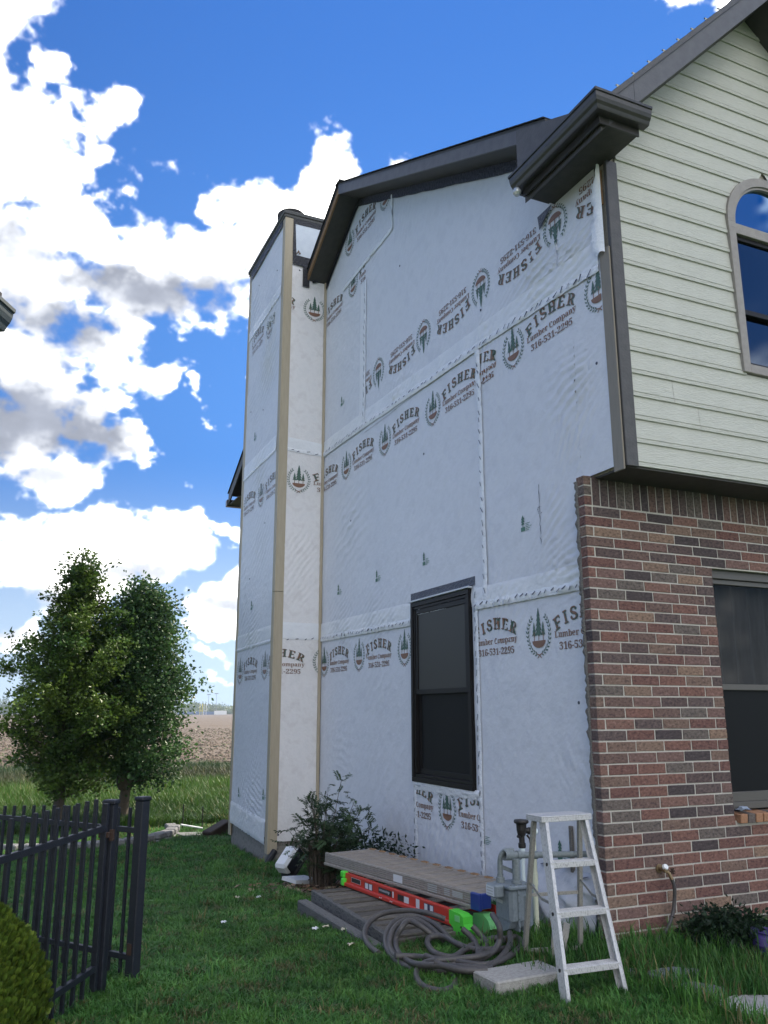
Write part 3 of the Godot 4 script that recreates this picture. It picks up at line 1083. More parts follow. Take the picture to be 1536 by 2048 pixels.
func roofs() -> void:
	var b := MB.new()
	var xa := 3.58
	# main roof: ridge along x, one slope to the front, one to the rear
	var top := func(z: float) -> float: return rake(z) + .165
	for q in [[-9.4, -4.75, XW + .01, 7.7, .01], [-9.4, -4.05, 7.7, 14.0, .01], [-14.95, -9.4, XW + .01, 14.0, .01], [-9.4, -4.75, xa, XW + .01, .11], [-14.95, -9.4, xa, XW + .01, .11]]:
		b.prism(PackedVector2Array([Vector2(q[0], rake(q[0]) + q[4]), Vector2(q[1], rake(q[1]) + q[4]), Vector2(q[1], top.call(q[1])), Vector2(q[0], top.call(q[0]))]), Vector3(q[2], 0, 0), Vector3(0, 0, 1), Vector3.UP, Vector3(q[3] - q[2], 0, 0))
	var main := put("main_roof", b, M.dark_soffit, house)
	b = MB.new()
	var nf := Vector3(0, 1, .509).normalized()
	shingle_rows(b, Vector3(xa - .02, top.call(-4.75) + .003, -4.75), Vector3(xa - .02, top.call(-9.4) + .003, -9.4), Vector3(4.14, 0, 0), nf, 37)
	shingle_rows(b, Vector3(7.7, top.call(-4.05) + .003, -4.05), Vector3(7.7, top.call(-9.4) + .003, -9.4), Vector3(6.4, 0, 0), nf, 42)
	var nb := Vector3(0, 1, -.548).normalized()
	shingle_rows(b, Vector3(xa - .02, top.call(-14.97) + .003, -14.97), Vector3(xa - .02, top.call(-9.4) + .003, -9.4), Vector3(10.5, 0, 0), nb, 44)
	b.beam(Vector3(xa - .02, top.call(-9.4) + .008, -9.4), Vector3(14.1, top.call(-9.4) + .008, -9.4), .16, .02)
	tag(put("shingle_courses", b, M.shingle, main), "", "", "", "stuff")
	# rake boards over the wrapped wall: painted on the near slope, bare wood on the far one
	b = MB.new()
	b.prism(PackedVector2Array([Vector2(-9.4, rake(-9.4)), Vector2(-7.2, rake(-7.2)), Vector2(-7.2, rake(-7.2) + .135), Vector2(-9.4, rake(-9.4) + .135)]), Vector3(xa - .001, 0, 0), Vector3(0, 0, 1), Vector3.UP, Vector3(.022, 0, 0))
	put("rake_board", b, M.grey_fascia, main)
	b = MB.new()
	b.prism(PackedVector2Array([Vector2(-7.197, rake(-7.197)), Vector2(-5.16, rake(-5.16)), Vector2(-5.16, rake(-5.16) + .135), Vector2(-7.197, rake(-7.197) + .135)]), Vector3(xa - .001, 0, 0), Vector3(0, 0, 1), Vector3.UP, Vector3(.022, 0, 0))
	put("rake_board", b, M.grey_fascia, main)
	b = MB.new()
	b.prism(PackedVector2Array([Vector2(-9.403, rake(-9.4)), Vector2(-9.403, rake(-9.4) + .10), Vector2(-10.64, rake(-10.64) + .10), Vector2(-10.64, rake(-10.64))]), Vector3(xa - .001, 0, 0), Vector3(0, 0, 1), Vector3.UP, Vector3(.022, 0, 0))
	put("bare_rake_board", b, M.raw_wood, main)
	b = MB.new()
	b.prism(PackedVector2Array([Vector2(-9.403, rake(-9.4) + .103), Vector2(-9.403, rake(-9.4) + .165), Vector2(-10.64, rake(-10.64) + .165), Vector2(-10.64, rake(-10.64) + .103)]), Vector3(xa - .004, 0, 0), Vector3(0, 0, 1), Vector3.UP, Vector3(.022, 0, 0))
	put("drip_edge", b, M.shingle, main)
	b = MB.new()
	for q in [[-9.4, -5.16], [-10.64, -9.4]]:
		b.prism(PackedVector2Array([Vector2(q[0], rake(q[0]) + .012), Vector2(q[1], rake(q[1]) + .012), Vector2(q[1], rake(q[1]) + .024), Vector2(q[0], rake(q[0]) + .024)]), Vector3(xa + .022, 0, 0), Vector3(0, 0, 1), Vector3.UP, Vector3(XW + .02 - xa - .022, 0, 0))
	put("rake_soffit", b, M.dark_soffit, main)
	# black membrane along the top of the wall
	b = MB.new()
	var rows := []
	for k in 61:
		var z := lerpf(-10.62, -4.9, k / 60.0)
		var d := .11 + .012 * fine.get_noise_1d(z * 2.5)
		rows.append(PackedVector3Array([Vector3(XW - .030 + .004 * fine.get_noise_1d(z * 23.0), rake(z) - d, z), Vector3(XW - .032 + .004 * fine.get_noise_1d(z * 31.0 + 5.0), rake(z) - d * .5, z), Vector3(XW - .028, rake(z) + .012, z)]))
	b.grid(rows)
	put("frieze_membrane", b, M.membrane, house)
	# rear eave that shows past the chimney
	b = MB.new()
	b.prism(PackedVector2Array([Vector2(-14.95, rake(-14.95) - .06), Vector2(-12.4, rake(-12.4) - .0), Vector2(-12.4, rake(-12.4) + .14), Vector2(-14.95, rake(-14.95) + .14)]), Vector3(xa - .001, 0, 0), Vector3(0, 0, 1), Vector3.UP, Vector3(.024, 0, 0))
	put("rear_rake_board", b, M.dark_trim, main)
	b = MB.new()
	b.box(Vector3(xa - .02, rake(-14.95) - .08, -15.08), Vector3(14, rake(-14.95) + .05, -14.96), .01)
	put("rear_gutter", b, M.gutter, main)
	b = MB.new()
	b.box(Vector3(xa + .024, rake(-14.95) - .06, -14.955), Vector3(14, rake(-14.95) - .04, -14.3))
	put("rear_soffit", b, M.dark_soffit, main)

	# front gable over the siding
	b = MB.new()
	var zf := -4.10
	var zr := -9.2
	var sl := 1.0
	var yt := func(x: float) -> float: return 5.955 + sl * (x - 3.725)
	var xc := 5.65
	var yc: float = yt.call(xc)
	var und := .235
	for s in [0, 1]:
		var xe := 3.60 if s == 0 else 2 * xc - 3.60
		var ye: float = yt.call(3.60)
		# the part over the side wall stops where it dies into the main roof
		var xm := 3.93 if s == 0 else 2 * xc - 3.93
		var ymid: float = yt.call(3.93)
		b.prism(PackedVector2Array([Vector2(xe, ye - und), Vector2(xm, ymid - und), Vector2(xm, ymid - .01), Vector2(xe, ye - .01)]), Vector3(0, 0, -5.1), Vector3.RIGHT, Vector3.UP, Vector3(0, 0, zf - .024 + 5.1))
		b.prism(PackedVector2Array([Vector2(xm, ymid - und), Vector2(xc, yc - und), Vector2(xc, yc - .01), Vector2(xm, ymid - .01)]), Vector3(0, 0, zr), Vector3.RIGHT, Vector3.UP, Vector3(0, 0, zf - .024 - zr))
	var gable := put("gable_roof", b, M.dark_soffit, house)
	b = MB.new()
	for s in [1.0, -1.0]:
		var e := Vector3(xc - s * (xc - 3.52), yt.call(3.52), -5.1)
		var em := Vector3(xc - s * (xc - 3.93), yt.call(3.93), -5.1)
		shingle_rows(b, e, em, Vector3(0, 0, zf + .006 + 5.1), Vector3(-s, 1, 0).normalized(), 4)
		em.z = zr
		shingle_rows(b, em, Vector3(xc, yc, zr), Vector3(0, 0, zf + .006 - zr), Vector3(-s, 1, 0).normalized(), 17)
	b.beam(Vector3(xc, yc + .006, zr), Vector3(xc, yc + .006, zf + .02), .16, .02)
	tag(put("shingle_courses", b, M.shingle, gable), "", "", "", "stuff")
	# two lengths of rake board on the left slope, one on the right
	for q in [[3.66, 3.92], [3.923, xc], [xc + .003, 2 * xc - 3.6]]:
		b = MB.new()
		var yl := []
		for x in q:
			yl.append(yt.call(x if x <= xc else 2 * xc - x))
		b.prism(PackedVector2Array([Vector2(q[0], yl[0] - .245), Vector2(q[1], yl[1] - .245), Vector2(q[1], yl[1] - .035), Vector2(q[0], yl[0] - .035)]), Vector3(0, 0, zf - .024), Vector3.RIGHT, Vector3.UP, Vector3(0, 0, .024))
		put("gable_rake_board", b, M.grey_fascia, gable)
		b = MB.new()
		b.prism(PackedVector2Array([Vector2(q[0], yl[0] - .045), Vector2(q[1], yl[1] - .045), Vector2(q[1], yl[1] + .008), Vector2(q[0], yl[0] + .008)]), Vector3(0, 0, zf + .0005), Vector3.RIGHT, Vector3.UP, Vector3(0, 0, .012))
		put("drip_edge", b, M.dark_trim, gable)
	# boxed eave return with soffit, boards and gutter
	b = MB.new()
	b.box(Vector3(3.585, 5.652, -5.08), Vector3(3.935, 5.664, -4.115))
	b.box(Vector3(3.60, 5.664, -5.07), Vector3(3.925, 5.80, -4.13))
	var ret := put("eave_return", b, M.dark_soffit, house)
	b = MB.new()
	b.box(Vector3(3.57, 5.635, -5.085), Vector3(3.585, 5.80, -4.10), .002)
	b.box(Vector3(3.585, 5.635, -4.115), Vector3(3.937, 5.80, -4.10), .002)
	put("eave_board", b, M.gutter, ret)
	# filler panel between the rake and the return
	b = MB.new()
	b.prism(PackedVector2Array([Vector2(-5.158, 5.72), Vector2(-4.2, 5.72), Vector2(-4.2, rake(-4.2) + .14), Vector2(-5.158, rake(-5.158) + .14)]), Vector3(xa - .004, 0, 0), Vector3(0, 0, 1), Vector3.UP, Vector3(.02, 0, 0))
	b.box(Vector3(xa, 5.70, -5.158), Vector3(XW, 6.2, -5.14))
	put("filler_panel", b, M.dark_trim, ret)
	b = MB.new()
	var pr := [Vector2(.002, 5.815), Vector2(.002, 5.695), Vector2(.062, 5.695), Vector2(.066, 5.703), Vector2(.074, 5.722), Vector2(.088, 5.742), Vector2(.098, 5.768), Vector2(.102, 5.798), Vector2(.112, 5.803), Vector2(.113, 5.822), Vector2(.104, 5.823), Vector2(.098, 5.812), Vector2(.094, 5.77), Vector2(.060, 5.702), Vector2(.006, 5.702), Vector2(.006, 5.815)]
	var rows3 := []
	for q in pr:
		rows3.append(PackedVector3Array([Vector3(3.57 - q.x, q.y, -5.13), Vector3(3.57 - q.x, q.y, -4.10 + q.x), Vector3(3.975, q.y, -4.10 + q.x)]))
	b.grid(rows3, false, true)
	for e in [0, 1]:
		var ends := PackedVector2Array()
		for k in 11:
			ends.append(pr[k])
		if e == 0:
			b.prism(ends, Vector3(3.57, 0, -5.131), Vector3(-1, 0, 0), Vector3.UP, Vector3(0, 0, .003))
		else:
			b.prism(ends, Vector3(3.974, 0, -4.10), Vector3(0, 0, 1), Vector3.UP, Vector3(.003, 0, 0))
	put("gutter", b, M.gutter, ret)
	# clear floodlight at the far end of the gutter
	b = MB.new()
	b.lathe([Vector2(.001, -.036), Vector2(.02, -.032), Vector2(.034, -.012), Vector2(.036, .006), Vector2(.026, .026), Vector2(.012, .034)], Vector3(3.50, 5.655, -5.07))
	var fl := put("floodlight", b, M.spotlight_glass, house)
	b = MB.new()
	b.tube(PackedVector3Array([Vector3(3.50, 5.685, -5.07), Vector3(3.51, 5.71, -5.07), Vector3(3.53, 5.72, -5.07)]), .014, .014)
	put("lamp_holder", b, M.bronze_grey, fl)
	b = MB.new()
	b.prism(PackedVector2Array([Vector2(-5.30, 5.65), Vector2(-5.10, 5.655), Vector2(-5.28, 5.52)]), Vector3(XW - .042, 0, 0), Vector3(0, 0, 1), Vector3.UP, Vector3(.005, 0, 0))
	put("flashing_patch", b, M.membrane_blue, house)
	# window sill rag's place is kept by the yard things


# ---------------------------------------------------------------- building paper
# planes: 0 the side wall (u = z), 1 the chimney's long side (u = z), 2 its front (u = x); v is height, the paper lies «off» proud of the board
var bucket := [{}, {}, {}]   # creases by half metre cells

func wpos(k: int, u: float, v: float, off: float) -> Vector3:
	var d := off * 1.35 + wrinkle(k, u, v)
	if k == 0:
		return Vector3(XW - d, v, u)
	if k == 1:
		return Vector3(3.235 - d, v, u)
	return Vector3(u, v, -10.652 + d)


func wrinkle(k: int, u: float, v: float) -> float:
	var d := .006 * (1.0 + fine.get_noise_2d(u * 1.1 + k * 31.0, v * .9)) + .0012 * fine.get_noise_2d(u * 4.0 + 50.0, v * 3.0 + k * 17.0)
	for f in bucket[k].get(Vector2i(int(floorf(u * 2.0)), int(floorf(v * 2.0))), []):
		var du: float = u - f[0]
		var dv: float = v - f[1]
		var r2: float = (du * du + dv * dv) / (f[2] * f[2])
		if r2 < 1.6:
			# creases fan out a little from one end
			var along: float = du * f[3] + dv * f[4]
			var perp: float = -du * f[4] + dv * f[3]
			var fan: float = perp / (f[5] * (1.0 + f[7] * along / f[2]))
			var ph: float = fan * PI + 1.3 * fine.get_noise_2d(u * 3.0 + f[0] * 7.0, v * 3.0)
			var s := absf(sin(ph))
			d += 2.6 * f[6] * (1.0 - s) * (1.0 - s) * exp(-2.2 * r2)
	return d


func fold(k: int, u: float, v: float, r: float, deg: float, wl: float, amp: float, fan := 0.0) -> void:
	var f := [u, v, r, cos(deg_to_rad(deg)), sin(deg_to_rad(deg)), maxf(wl, .068), amp, fan]
	var e := r * 1.27
	for i in range(int(floorf((u - e) * 2.0)), int(floorf((u + e) * 2.0)) + 1):
		for j in range(int(floorf((v - e) * 2.0)), int(floorf((v + e) * 2.0)) + 1):
			bucket[k].get_or_add(Vector2i(i, j), []).append(f)


func sheet(called: String, k: int, u0: float, u1: float, v0: Callable, v1: Callable, off: float, m: Material, hole := Rect2(), step := .023) -> MeshInstance3D:
	# a sheet of paper as a fine net that follows the folds; v0 and v1 give its lower and upper edge
	var b := MB.new()
	var parts := []
	if hole.size.x > 0.0:
		parts = [[u0, hole.position.x, v0, v1], [hole.end.x, u1, v0, v1],
			[hole.position.x, hole.end.x, v0, func(_u): return hole.position.y], [hole.position.x, hole.end.x, func(_u): return hole.end.y, v1]]
	else:
		parts = [[u0, u1, v0, v1]]
	for p in parts:
		var nu := maxi(2, int((p[1] - p[0]) / step))
		var mid: float = (p[0] + p[1]) * .5
		var hmax: float = maxf(absf(p[3].call(mid) - p[2].call(mid)), maxf(absf(p[3].call(p[0]) - p[2].call(p[0])), absf(p[3].call(p[1]) - p[2].call(p[1]))))
		var nv := maxi(2, int(hmax / step))
		var rows := []
		for i in nu + 1:
			var u: float = lerpf(p[0], p[1], float(i) / nu)
			var a: float = p[2].call(u)
			var c: float = p[3].call(u)
			var row := PackedVector3Array()
			for j in nv + 1:
				row.append(wpos(k, u, lerpf(a, c, float(j) / nv), off))
			rows.append(row)
		b.grid(rows)
	return put(called, b, m, house)


# ---------------------------------------------------------------- the print on the paper
var print_tris := []      # [Vector2 x 3, Color] with the emblem's centre at 0
var stamp_tris := []

func poly_tris(out: Array, poly: PackedVector2Array, c: Color) -> void:
	var t := Geometry2D.triangulate_polygon(poly)
	for k in range(0, t.size(), 3):
		out.append([poly[t[k]], poly[t[k + 1]], poly[t[k + 2]], c])


func text_tris(text: String, size: float, bold := true) -> Array:
	# flat triangles of a line of text, centred on 0, its baseline on y = 0
	var tm := TextMesh.new()
	var f := SystemFont.new()
	f.font_names = PackedStringArray(["Droid Serif"])
	f.font_weight = 700 if bold else 400
	tm.font = f
	tm.text = text
	tm.font_size = 48
	tm.pixel_size = size / 48.0
	tm.depth = .01
	tm.curve_step = 1.5
	var a := tm.get_mesh_arrays()
	var v: PackedVector3Array = a[Mesh.ARRAY_VERTEX]
	var n: PackedVector3Array = a[Mesh.ARRAY_NORMAL]
	var ix: PackedInt32Array = a[Mesh.ARRAY_INDEX]
	var out := []
	for k in range(0, ix.size(), 3):
		if n[ix[k]].z > .9:
			out.append([Vector2(v[ix[k]].x, v[ix[k]].y), Vector2(v[ix[k + 1]].x, v[ix[k + 1]].y), Vector2(v[ix[k + 2]].x, v[ix[k + 2]].y)])
	return out


func extent(t: Array) -> Rect2:
	var r := Rect2(t[0][0], Vector2.ZERO)
	for q in t:
		for k in 3:
			r = r.expand(q[k])
	return r


func add_text(out: Array, text: String, c: Color, centre: Vector2, w: float, h: float, turn := 0.0) -> void:
	var t := text_tris(text, .1)
	var e := extent(t)
	for q in t:
		var p := []
		for k in 3:
			var z: Vector2 = (q[k] - e.get_center()) * Vector2(w / e.size.x, h / e.size.y)
			p.append(centre + z.rotated(turn))
		out.append([p[0], p[1], p[2], c])


func make_prints() -> void:
	var green := Color(.022, .095, .062)
	var brown := Color(.20, .082, .036)
	var o := print_tris
	# emblem: three firs on a mound in a wreath
	for q in [[0.0, -.045, .215, .052], [-.062, -.045, .105, .03], [.062, -.045, .105, .03]]:
		poly_tris(o, PackedVector2Array([Vector2(q[0] - .004, q[1] - .03), Vector2(q[0] + .004, q[1] - .03), Vector2(q[0] + .004, q[1] + .05), Vector2(q[0] - .004, q[1] + .05)]), brown)
		var tiers := 5 if q[3] > .04 else 3
		for k in tiers:
			var y0: float = q[1] + .015 + q[2] * k / (tiers + .6)
			var y1: float = y0 + q[2] / (tiers + .6) * 1.75
			var w: float = q[3] * (1.0 - .17 * k * (5.0 / tiers) * .9)
			poly_tris(o, PackedVector2Array([Vector2(q[0] - w, y0), Vector2(q[0] - w * .35, y0 + .008), Vector2(q[0] + w * .1, y0 - .003), Vector2(q[0] + w * .45, y0 + .008), Vector2(q[0] + w, y0 + .001), Vector2(q[0] + w * .16, y1), Vector2(q[0] - w * .12, y1)]), green)
	var bowl := PackedVector2Array()
	for k in 13:
		var a := -PI * k / 12.0
		bowl.append(Vector2(cos(a) * .092, -.068 + sin(a) * .058))
	poly_tris(o, bowl, brown)
	for s in [-1.0, 1.0]:
		for k in 12:
			var a := deg_to_rad(-78.0 + 125.0 * k / 11.0)
			var p := Vector2(cos(a) * .150 * s, sin(a) * .165 - .012)
			var t := Vector2(-sin(a) * s, cos(a)).normalized()
			for side in [-1.0, 1.0]:
				var d: Vector2 = (t + Vector2(cos(a) * s, sin(a)) * .75 * side).normalized()
				var nn := Vector2(-d.y, d.x)
				poly_tris(o, PackedVector2Array([p, p + d * .018 + nn * .0068, p + d * .036, p + d * .018 - nn * .0068]), green)
		poly_tris(o, PackedVector2Array([Vector2(s * .005, -.176), Vector2(s * .04, -.165), Vector2(s * .045, -.172), Vector2(s * .005, -.184)]), brown)
		poly_tris(o, PackedVector2Array([Vector2(0, -.174), Vector2(s * .03, -.205), Vector2(s * .022, -.208), Vector2(0, -.186)]), brown)
	# name in an arch, each letter with a darker shadow
	var name_ := "FISHER"
	var at := [-.305, -.198, -.092, .034, .160, .287]
	var wid := [.088, .050, .084, .106, .090, .102]
	for pass_ in 2:
		for k in 6:
			var u: float = at[k]
			var a := -u / .76
			var c := Vector2(.560 + u, .112 - u * u / (2 * .76))
			if pass_ == 0:
				add_text(o, name_[k], green * .75, c + Vector2(.008, -.006), wid[k], .098, a)
			else:
				add_text(o, name_[k], brown, c, wid[k], .098, a)
	add_text(o, "Lumber Company", brown, Vector2(.560, -.045), .69, .068)
	add_text(o, "316-531-2295", brown * .8, Vector2(.560, -.128), .58, .060)
	# small green maker's mark: a tree and lines of small print
	var s := stamp_tris
	for k in 3:
		poly_tris(s, PackedVector2Array([Vector2(-.05, .0 + k * .022), Vector2(.0, .0 + k * .022), Vector2(-.025, .04 + k * .022)]), green * 1.4)
	poly_tris(s, PackedVector2Array([Vector2(-.055, -.055), Vector2(.005, -.055), Vector2(.005, -.02), Vector2(-.055, -.02)]), green * 1.8)
	poly_tris(s, PackedVector2Array([Vector2(-.03, -.02), Vector2(-.02, -.02), Vector2(-.02, .01), Vector2(-.03, .01)]), green)
	for k in 5:
		poly_tris(s, PackedVector2Array([Vector2(.015, -.055 + k * .014), Vector2(.06 + .02 * (k % 3), -.055 + k * .014), Vector2(.06 + .02 * (k % 3), -.050 + k * .014), Vector2(.015, -.050 + k * .014)]), green * 2.2)


func clip(t: Array, r: Rect2) -> Array:
	# triangle against an upright rectangle, as a fan of triangles
	var p := [t[0], t[1], t[2]]
	for e in 4:
		var q := []
		for k in p.size():
			var a: Vector2 = p[k]
			var b: Vector2 = p[(k + 1) % p.size()]
			var da: float = [a.x - r.position.x, r.end.x - a.x, a.y - r.position.y, r.end.y - a.y][e]
			var db: float = [b.x - r.position.x, r.end.x - b.x, b.y - r.position.y, r.end.y - b.y][e]
			if da >= 0:
				q.append(a)
			if (da >= 0) != (db >= 0):
				q.append(a.lerp(b, da / (da - db)))
		p = q
		if p.size() < 3:
			return []
	return p


func ink(parent: Node, k: int, off: float, tris: Array, at: Vector2, r: Rect2, turned := false, only := "", called := "printed_mark", fade := 0.0) -> void:
	# lays a print on a sheet, cut off where the sheet ends
	var b := MB.new()
	b.colored = true
	var dir := 1.0
	for t in tris:
		var cen: Vector2 = (t[0] + t[1] + t[2]) / 3.0
		if only == "emblem" and cen.x > .26 or only == "text" and cen.x < .26:
			continue
		var w := []
		for j in 3:
			var q: Vector2 = t[j] * (-1.0 if turned else 1.0)
			w.append(at + q)
		var p := clip(w, r)
		if p.size() < 3:
			continue
		b.col = t[3].lerp(Color(.45, .45, .46), .10 + fade)
		for j in range(1, p.size() - 1):
			var a := wpos(k, p[0].x, p[0].y, off)
			var c := wpos(k, p[j].x, p[j].y, off)
			var d := wpos(k, p[j + 1].x, p[j + 1].y, off)
			var nn := (d - a).cross(c - a)
			var out := Vector3(-1, 0, 0) if k < 2 else Vector3(0, 0, 1)
			if nn.dot(out) > 0:
				b.tri(a, c, d)
			else:
				b.tri(a, d, c)
	if b.v.size():
		put(called, b, M.print, parent)


func band(called: String, parent: Node, k: int, a: Vector2, e: Vector2, w: float, off: float, m: Material, crinkle: float) -> void:
	# a strip of tape or doubled paper along a seam
	var b := MB.new()
	var d := (e - a)
	var l := d.length()
	d /= l
	var nn := Vector2(-d.y, d.x)
	var n := maxi(3, int(l / .025))
	var nw := 3 if w < .12 else 9
	var rows := []
	for i in n + 1:
		var row := PackedVector3Array()
		var p := a + d * l * i / n
		var edge := .006 * fine.get_noise_2d(p.x * 9.0, p.y * 9.0)
		for j in nw + 1:
			var q := p + nn * (w * (float(j) / nw - .5) + edge)
			var h := off + crinkle * (.5 + .5 * fine.get_noise_2d(q.x * 21.0, q.y * 21.0 + k * 7.0))
			if j == 0 or j == nw:
				h = off - .0012
			row.append(wpos(k, q.x, q.y, h))
		rows.append(row)
	b.grid(rows)
	put(called, b, m, parent)


func ticks(parent: Node, k: int, a: Vector2, e: Vector2, off: float, gap: float, len_: float, tilt: float) -> void:
	# the tape's dark printed dashes
	var b := MB.new()
	var l := a.distance_to(e)
	var d := (e - a) / l
	var t := gap * .4
	while t < l:
		var p := a + d * t + Vector2(rng.randf_range(-.01, .01), rng.randf_range(-.012, .012))
		var s := d.rotated(tilt + rng.randf_range(-.25, .25)) * len_ * rng.randf_range(.6, 1.2) * .5
		var w := s.orthogonal().normalized() * .0045
		b.quad(wpos(k, p.x - s.x - w.x, p.y - s.y - w.y, off), wpos(k, p.x - s.x + w.x, p.y - s.y + w.y, off), wpos(k, p.x + s.x + w.x, p.y + s.y + w.y, off), wpos(k, p.x + s.x - w.x, p.y + s.y - w.y, off))
		t += gap * rng.randf_range(.7, 1.4)
	tag(put("tape_dashes", b, M.staple, parent), "", "", "", "stuff")


func nails(parent: Node, k: int, spots: Array, off: float) -> void:
	for s in spots:
		var b := MB.new()
		var p := wpos(k, s.x, s.y, off)
		b.lathe([Vector2(.013, 0), Vector2(.011, .003), Vector2(.0005, .004)], p, Vector3(-1, 0, 0) if k < 2 else Vector3(0, 0, 1), 10)
		put("cap_nail", b, M.staple, parent)


func wraps() -> void:
	make_prints()
	var r := RandomNumberGenerator.new()
	r.seed = 77
	# named creases
	fold(0, -4.95, 4.0, .45, 200, .075, .010, .5)
	fold(0, -5.05, 3.55, .40, 60, .06, .007, .3)
	fold(0, -5.25, 2.72, .42, 25, .06, .008, .4)
	fold(0, -5.1, 2.5, .30, 10, .06, .008)
	fold(0, -6.1, 2.28, .45, 55, .055, .006, .3)
	fold(0, -5.35, 3.0, .4, 40, .06, .006, .2)
	fold(0, -5.1, 1.05, .45, 120, .06, .007, .2)
	fold(0, -5.35, 5.05, .5, 12, .085, .010, .3)
	fold(0, -4.85, 5.02, .4, 20, .06, .009, .3)
	fold(0, -6.25, 4.7, .55, 70, .06, .006, .3)
	fold(0, -7.9, 7.1, .6, 65, .09, .006, .3)
	fold(0, -8.35, 7.5, .35, 80, .06, .008, .3)
	fold(0, -8.9, 7.25, .3, 20, .05, .008)
	fold(0, -9.7, 3.75, .7, 20, .13, .006)
	fold(0, -9.5, 4.0, .6, 18, .13, .005)
	fold(0, -9.9, 2.62, .5, 30, .06, .007)
	fold(0, -8.9, 2.55, .5, 28, .05, .006)
	fold(0, -7.5, .74, .4, 5, .09, .004)
	fold(0, -6.9, .72, .3, -12, .09, .004)
	fold(0, -7.3, .2, .6, 60, .09, .004)
	fold(2, 3.6, 3.6, .5, 55, .06, .007, .2)
	fold(2, 3.5, 3.1, .45, 55, .06, .006, .2)
	fold(1, -11.3, 6.6, .7, 35, .10, .008)
	fold(1, -11.2, 7.3, .6, 40, .08, .007)
	fold(1, -11.6, 4.9, .6, 25, .10, .006)
	fold(1, -11.7, 2.5, .5, 20, .06, .010)
	fold(1, -11.3, .35, .5, -15, .07, .012)
	fold(1, -11.7, .15, .6, -40, .06, .010)
	fold(1, -11.4, 3.9, .7, 40, .1, .004)
	for k in 70:
		var z := r.randf_range(-10.4, -4.7)
		var y: float = [5.08, 2.52, 5.0, 2.45][k % 4] + r.randf_range(-.08, .16)
		fold(0, z, y, r.randf_range(.10, .24), r.randf_range(15, 75), r.randf_range(.045, .075), r.randf_range(.003, .006), .3)
	for k in 22:
		fold(0, r.randf_range(-10.3, -4.8), r.randf_range(.2, 7.0), r.randf_range(.25, .7), r.randf_range(-30, 80), r.randf_range(.10, .22), r.randf_range(.0015, .003), .2)
	for k in 12:
		fold(1, r.randf_range(-12.4, -10.8), r.randf_range(.4, 8.0), r.randf_range(.2, .5), r.randf_range(15, 60), r.randf_range(.07, .14), r.randf_range(.002, .004), .2)

	var wall_top := func(u): return rake(u) - .03
	var flat := func(y): return func(_u): return y
	var win := Rect2(-7.855, .815, 1.22, 1.79)
	# lower sheet
	var lo := sheet("house_wrap", 0, -10.63, -4.92, func(u): return -.40 if u < -9.0 else -.15, flat.call(2.47), .002, M.wrap, win)
	for q in [[-10.51, 0, "emblem"], [-9.31, .02, "emblem"], [-8.06, .02, "emblem"], [-5.60, -.03, ""], [-10.545, 0, "text"], [-9.30, .0, "text"], [-6.805, -.015, "text"]]:
		ink(lo, 0, .0052, print_tris, Vector2(q[0], 2.145 + q[1]), Rect2(-6.555, 0, 1.62, 5) if q[0] > -7 else Rect2(-10.60, 0, 2.73, 5), false, q[2])
	nails(lo, 0, [Vector2(-5.13, 1.56)], .004)
	ink(lo, 0, .0052, stamp_tris, Vector2(-6.52, .46), Rect2(-6.53, 0, 3, 3), false, "", "maker_stamp")
	ink(lo, 0, .0052, stamp_tris, Vector2(-5.42, .49), Rect2(-10, 0, 9, 3), false, "", "maker_stamp")
	# piece patched in under the window
	var under := sheet("wrap_patch", 0, -7.83, -6.58, flat.call(.02), flat.call(.80), .006, M.wrap)
	ink(under, 0, .0092, print_tris, Vector2(-8.35, .645), Rect2(-7.825, .0, 1.24, .745), false, "text")
	ink(under, 0, .0092, print_tris, Vector2(-7.17, .645), Rect2(-7.825, .0, 1.24, .745))
	for q in [[Vector2(-7.83, .0), Vector2(-7.83, .82)], [Vector2(-6.56, .0), Vector2(-6.56, 2.6)]]:
		band("seam_tape", lo, 0, q[0], q[1], .075, .009, M.tape, .005)
		ticks(lo, 0, q[0], q[1], .0165, .10, .06, -.15)
	band("seam_tape", lo, 0, Vector2(-7.85, .80), Vector2(-6.57, .80), .06, .012, M.tape, .012)
	# middle sheets, left and right of the upright seam
	var mid_l := sheet("house_wrap", 0, -10.63, -6.36, flat.call(2.43), flat.call(5.03), .0045, M.wrap, Rect2(-7.855, 2.43, 1.22, .18))
	for q in [[-9.775, .02, ""], [-8.553, .0, ""], [-7.333, -.02, ""]]:
		ink(mid_l, 0, .0078, print_tris, Vector2(q[0], 4.63 + q[1]), Rect2(-10.60, 0, 4.22, 9))
	ink(mid_l, 0, .0078, print_tris, Vector2(-10.975, 4.64), Rect2(-10.60, 0, 3, 9), false, "text")
	for q in [[-9.99, 3.02], [-8.77, 3.02], [-7.55, 3.02]]:
		ink(mid_l, 0, .0078, stamp_tris, Vector2(q[0], q[1]), Rect2(-11, 0, 9, 9), false, "", "maker_stamp")
	nails(mid_l, 0, [Vector2(-7.553, 4.163), Vector2(-9.6, 3.86)], .007)
	var mid_r := sheet("house_wrap", 0, -6.37, -4.565, flat.call(2.42), flat.call(4.93), .0065, M.wrap, Rect2(-4.935, 2.42, .37, .79))
	for q in [[-6.965, "text"], [-5.785, ""], [-4.60, "emblem"]]:
		ink(mid_r, 0, .0098, print_tris, Vector2(q[0], 4.65), Rect2(-6.365, 0, 1.795, 9), false, q[1])
	ink(mid_r, 0, .0098, stamp_tris, Vector2(-5.72, 3.02), Rect2(-11, 0, 9, 9), false, "", "maker_stamp")
	nails(mid_r, 0, [Vector2(-4.68, 4.055)], .009)
	# marker line with a loop drawn on the paper
	var b := MB.new()
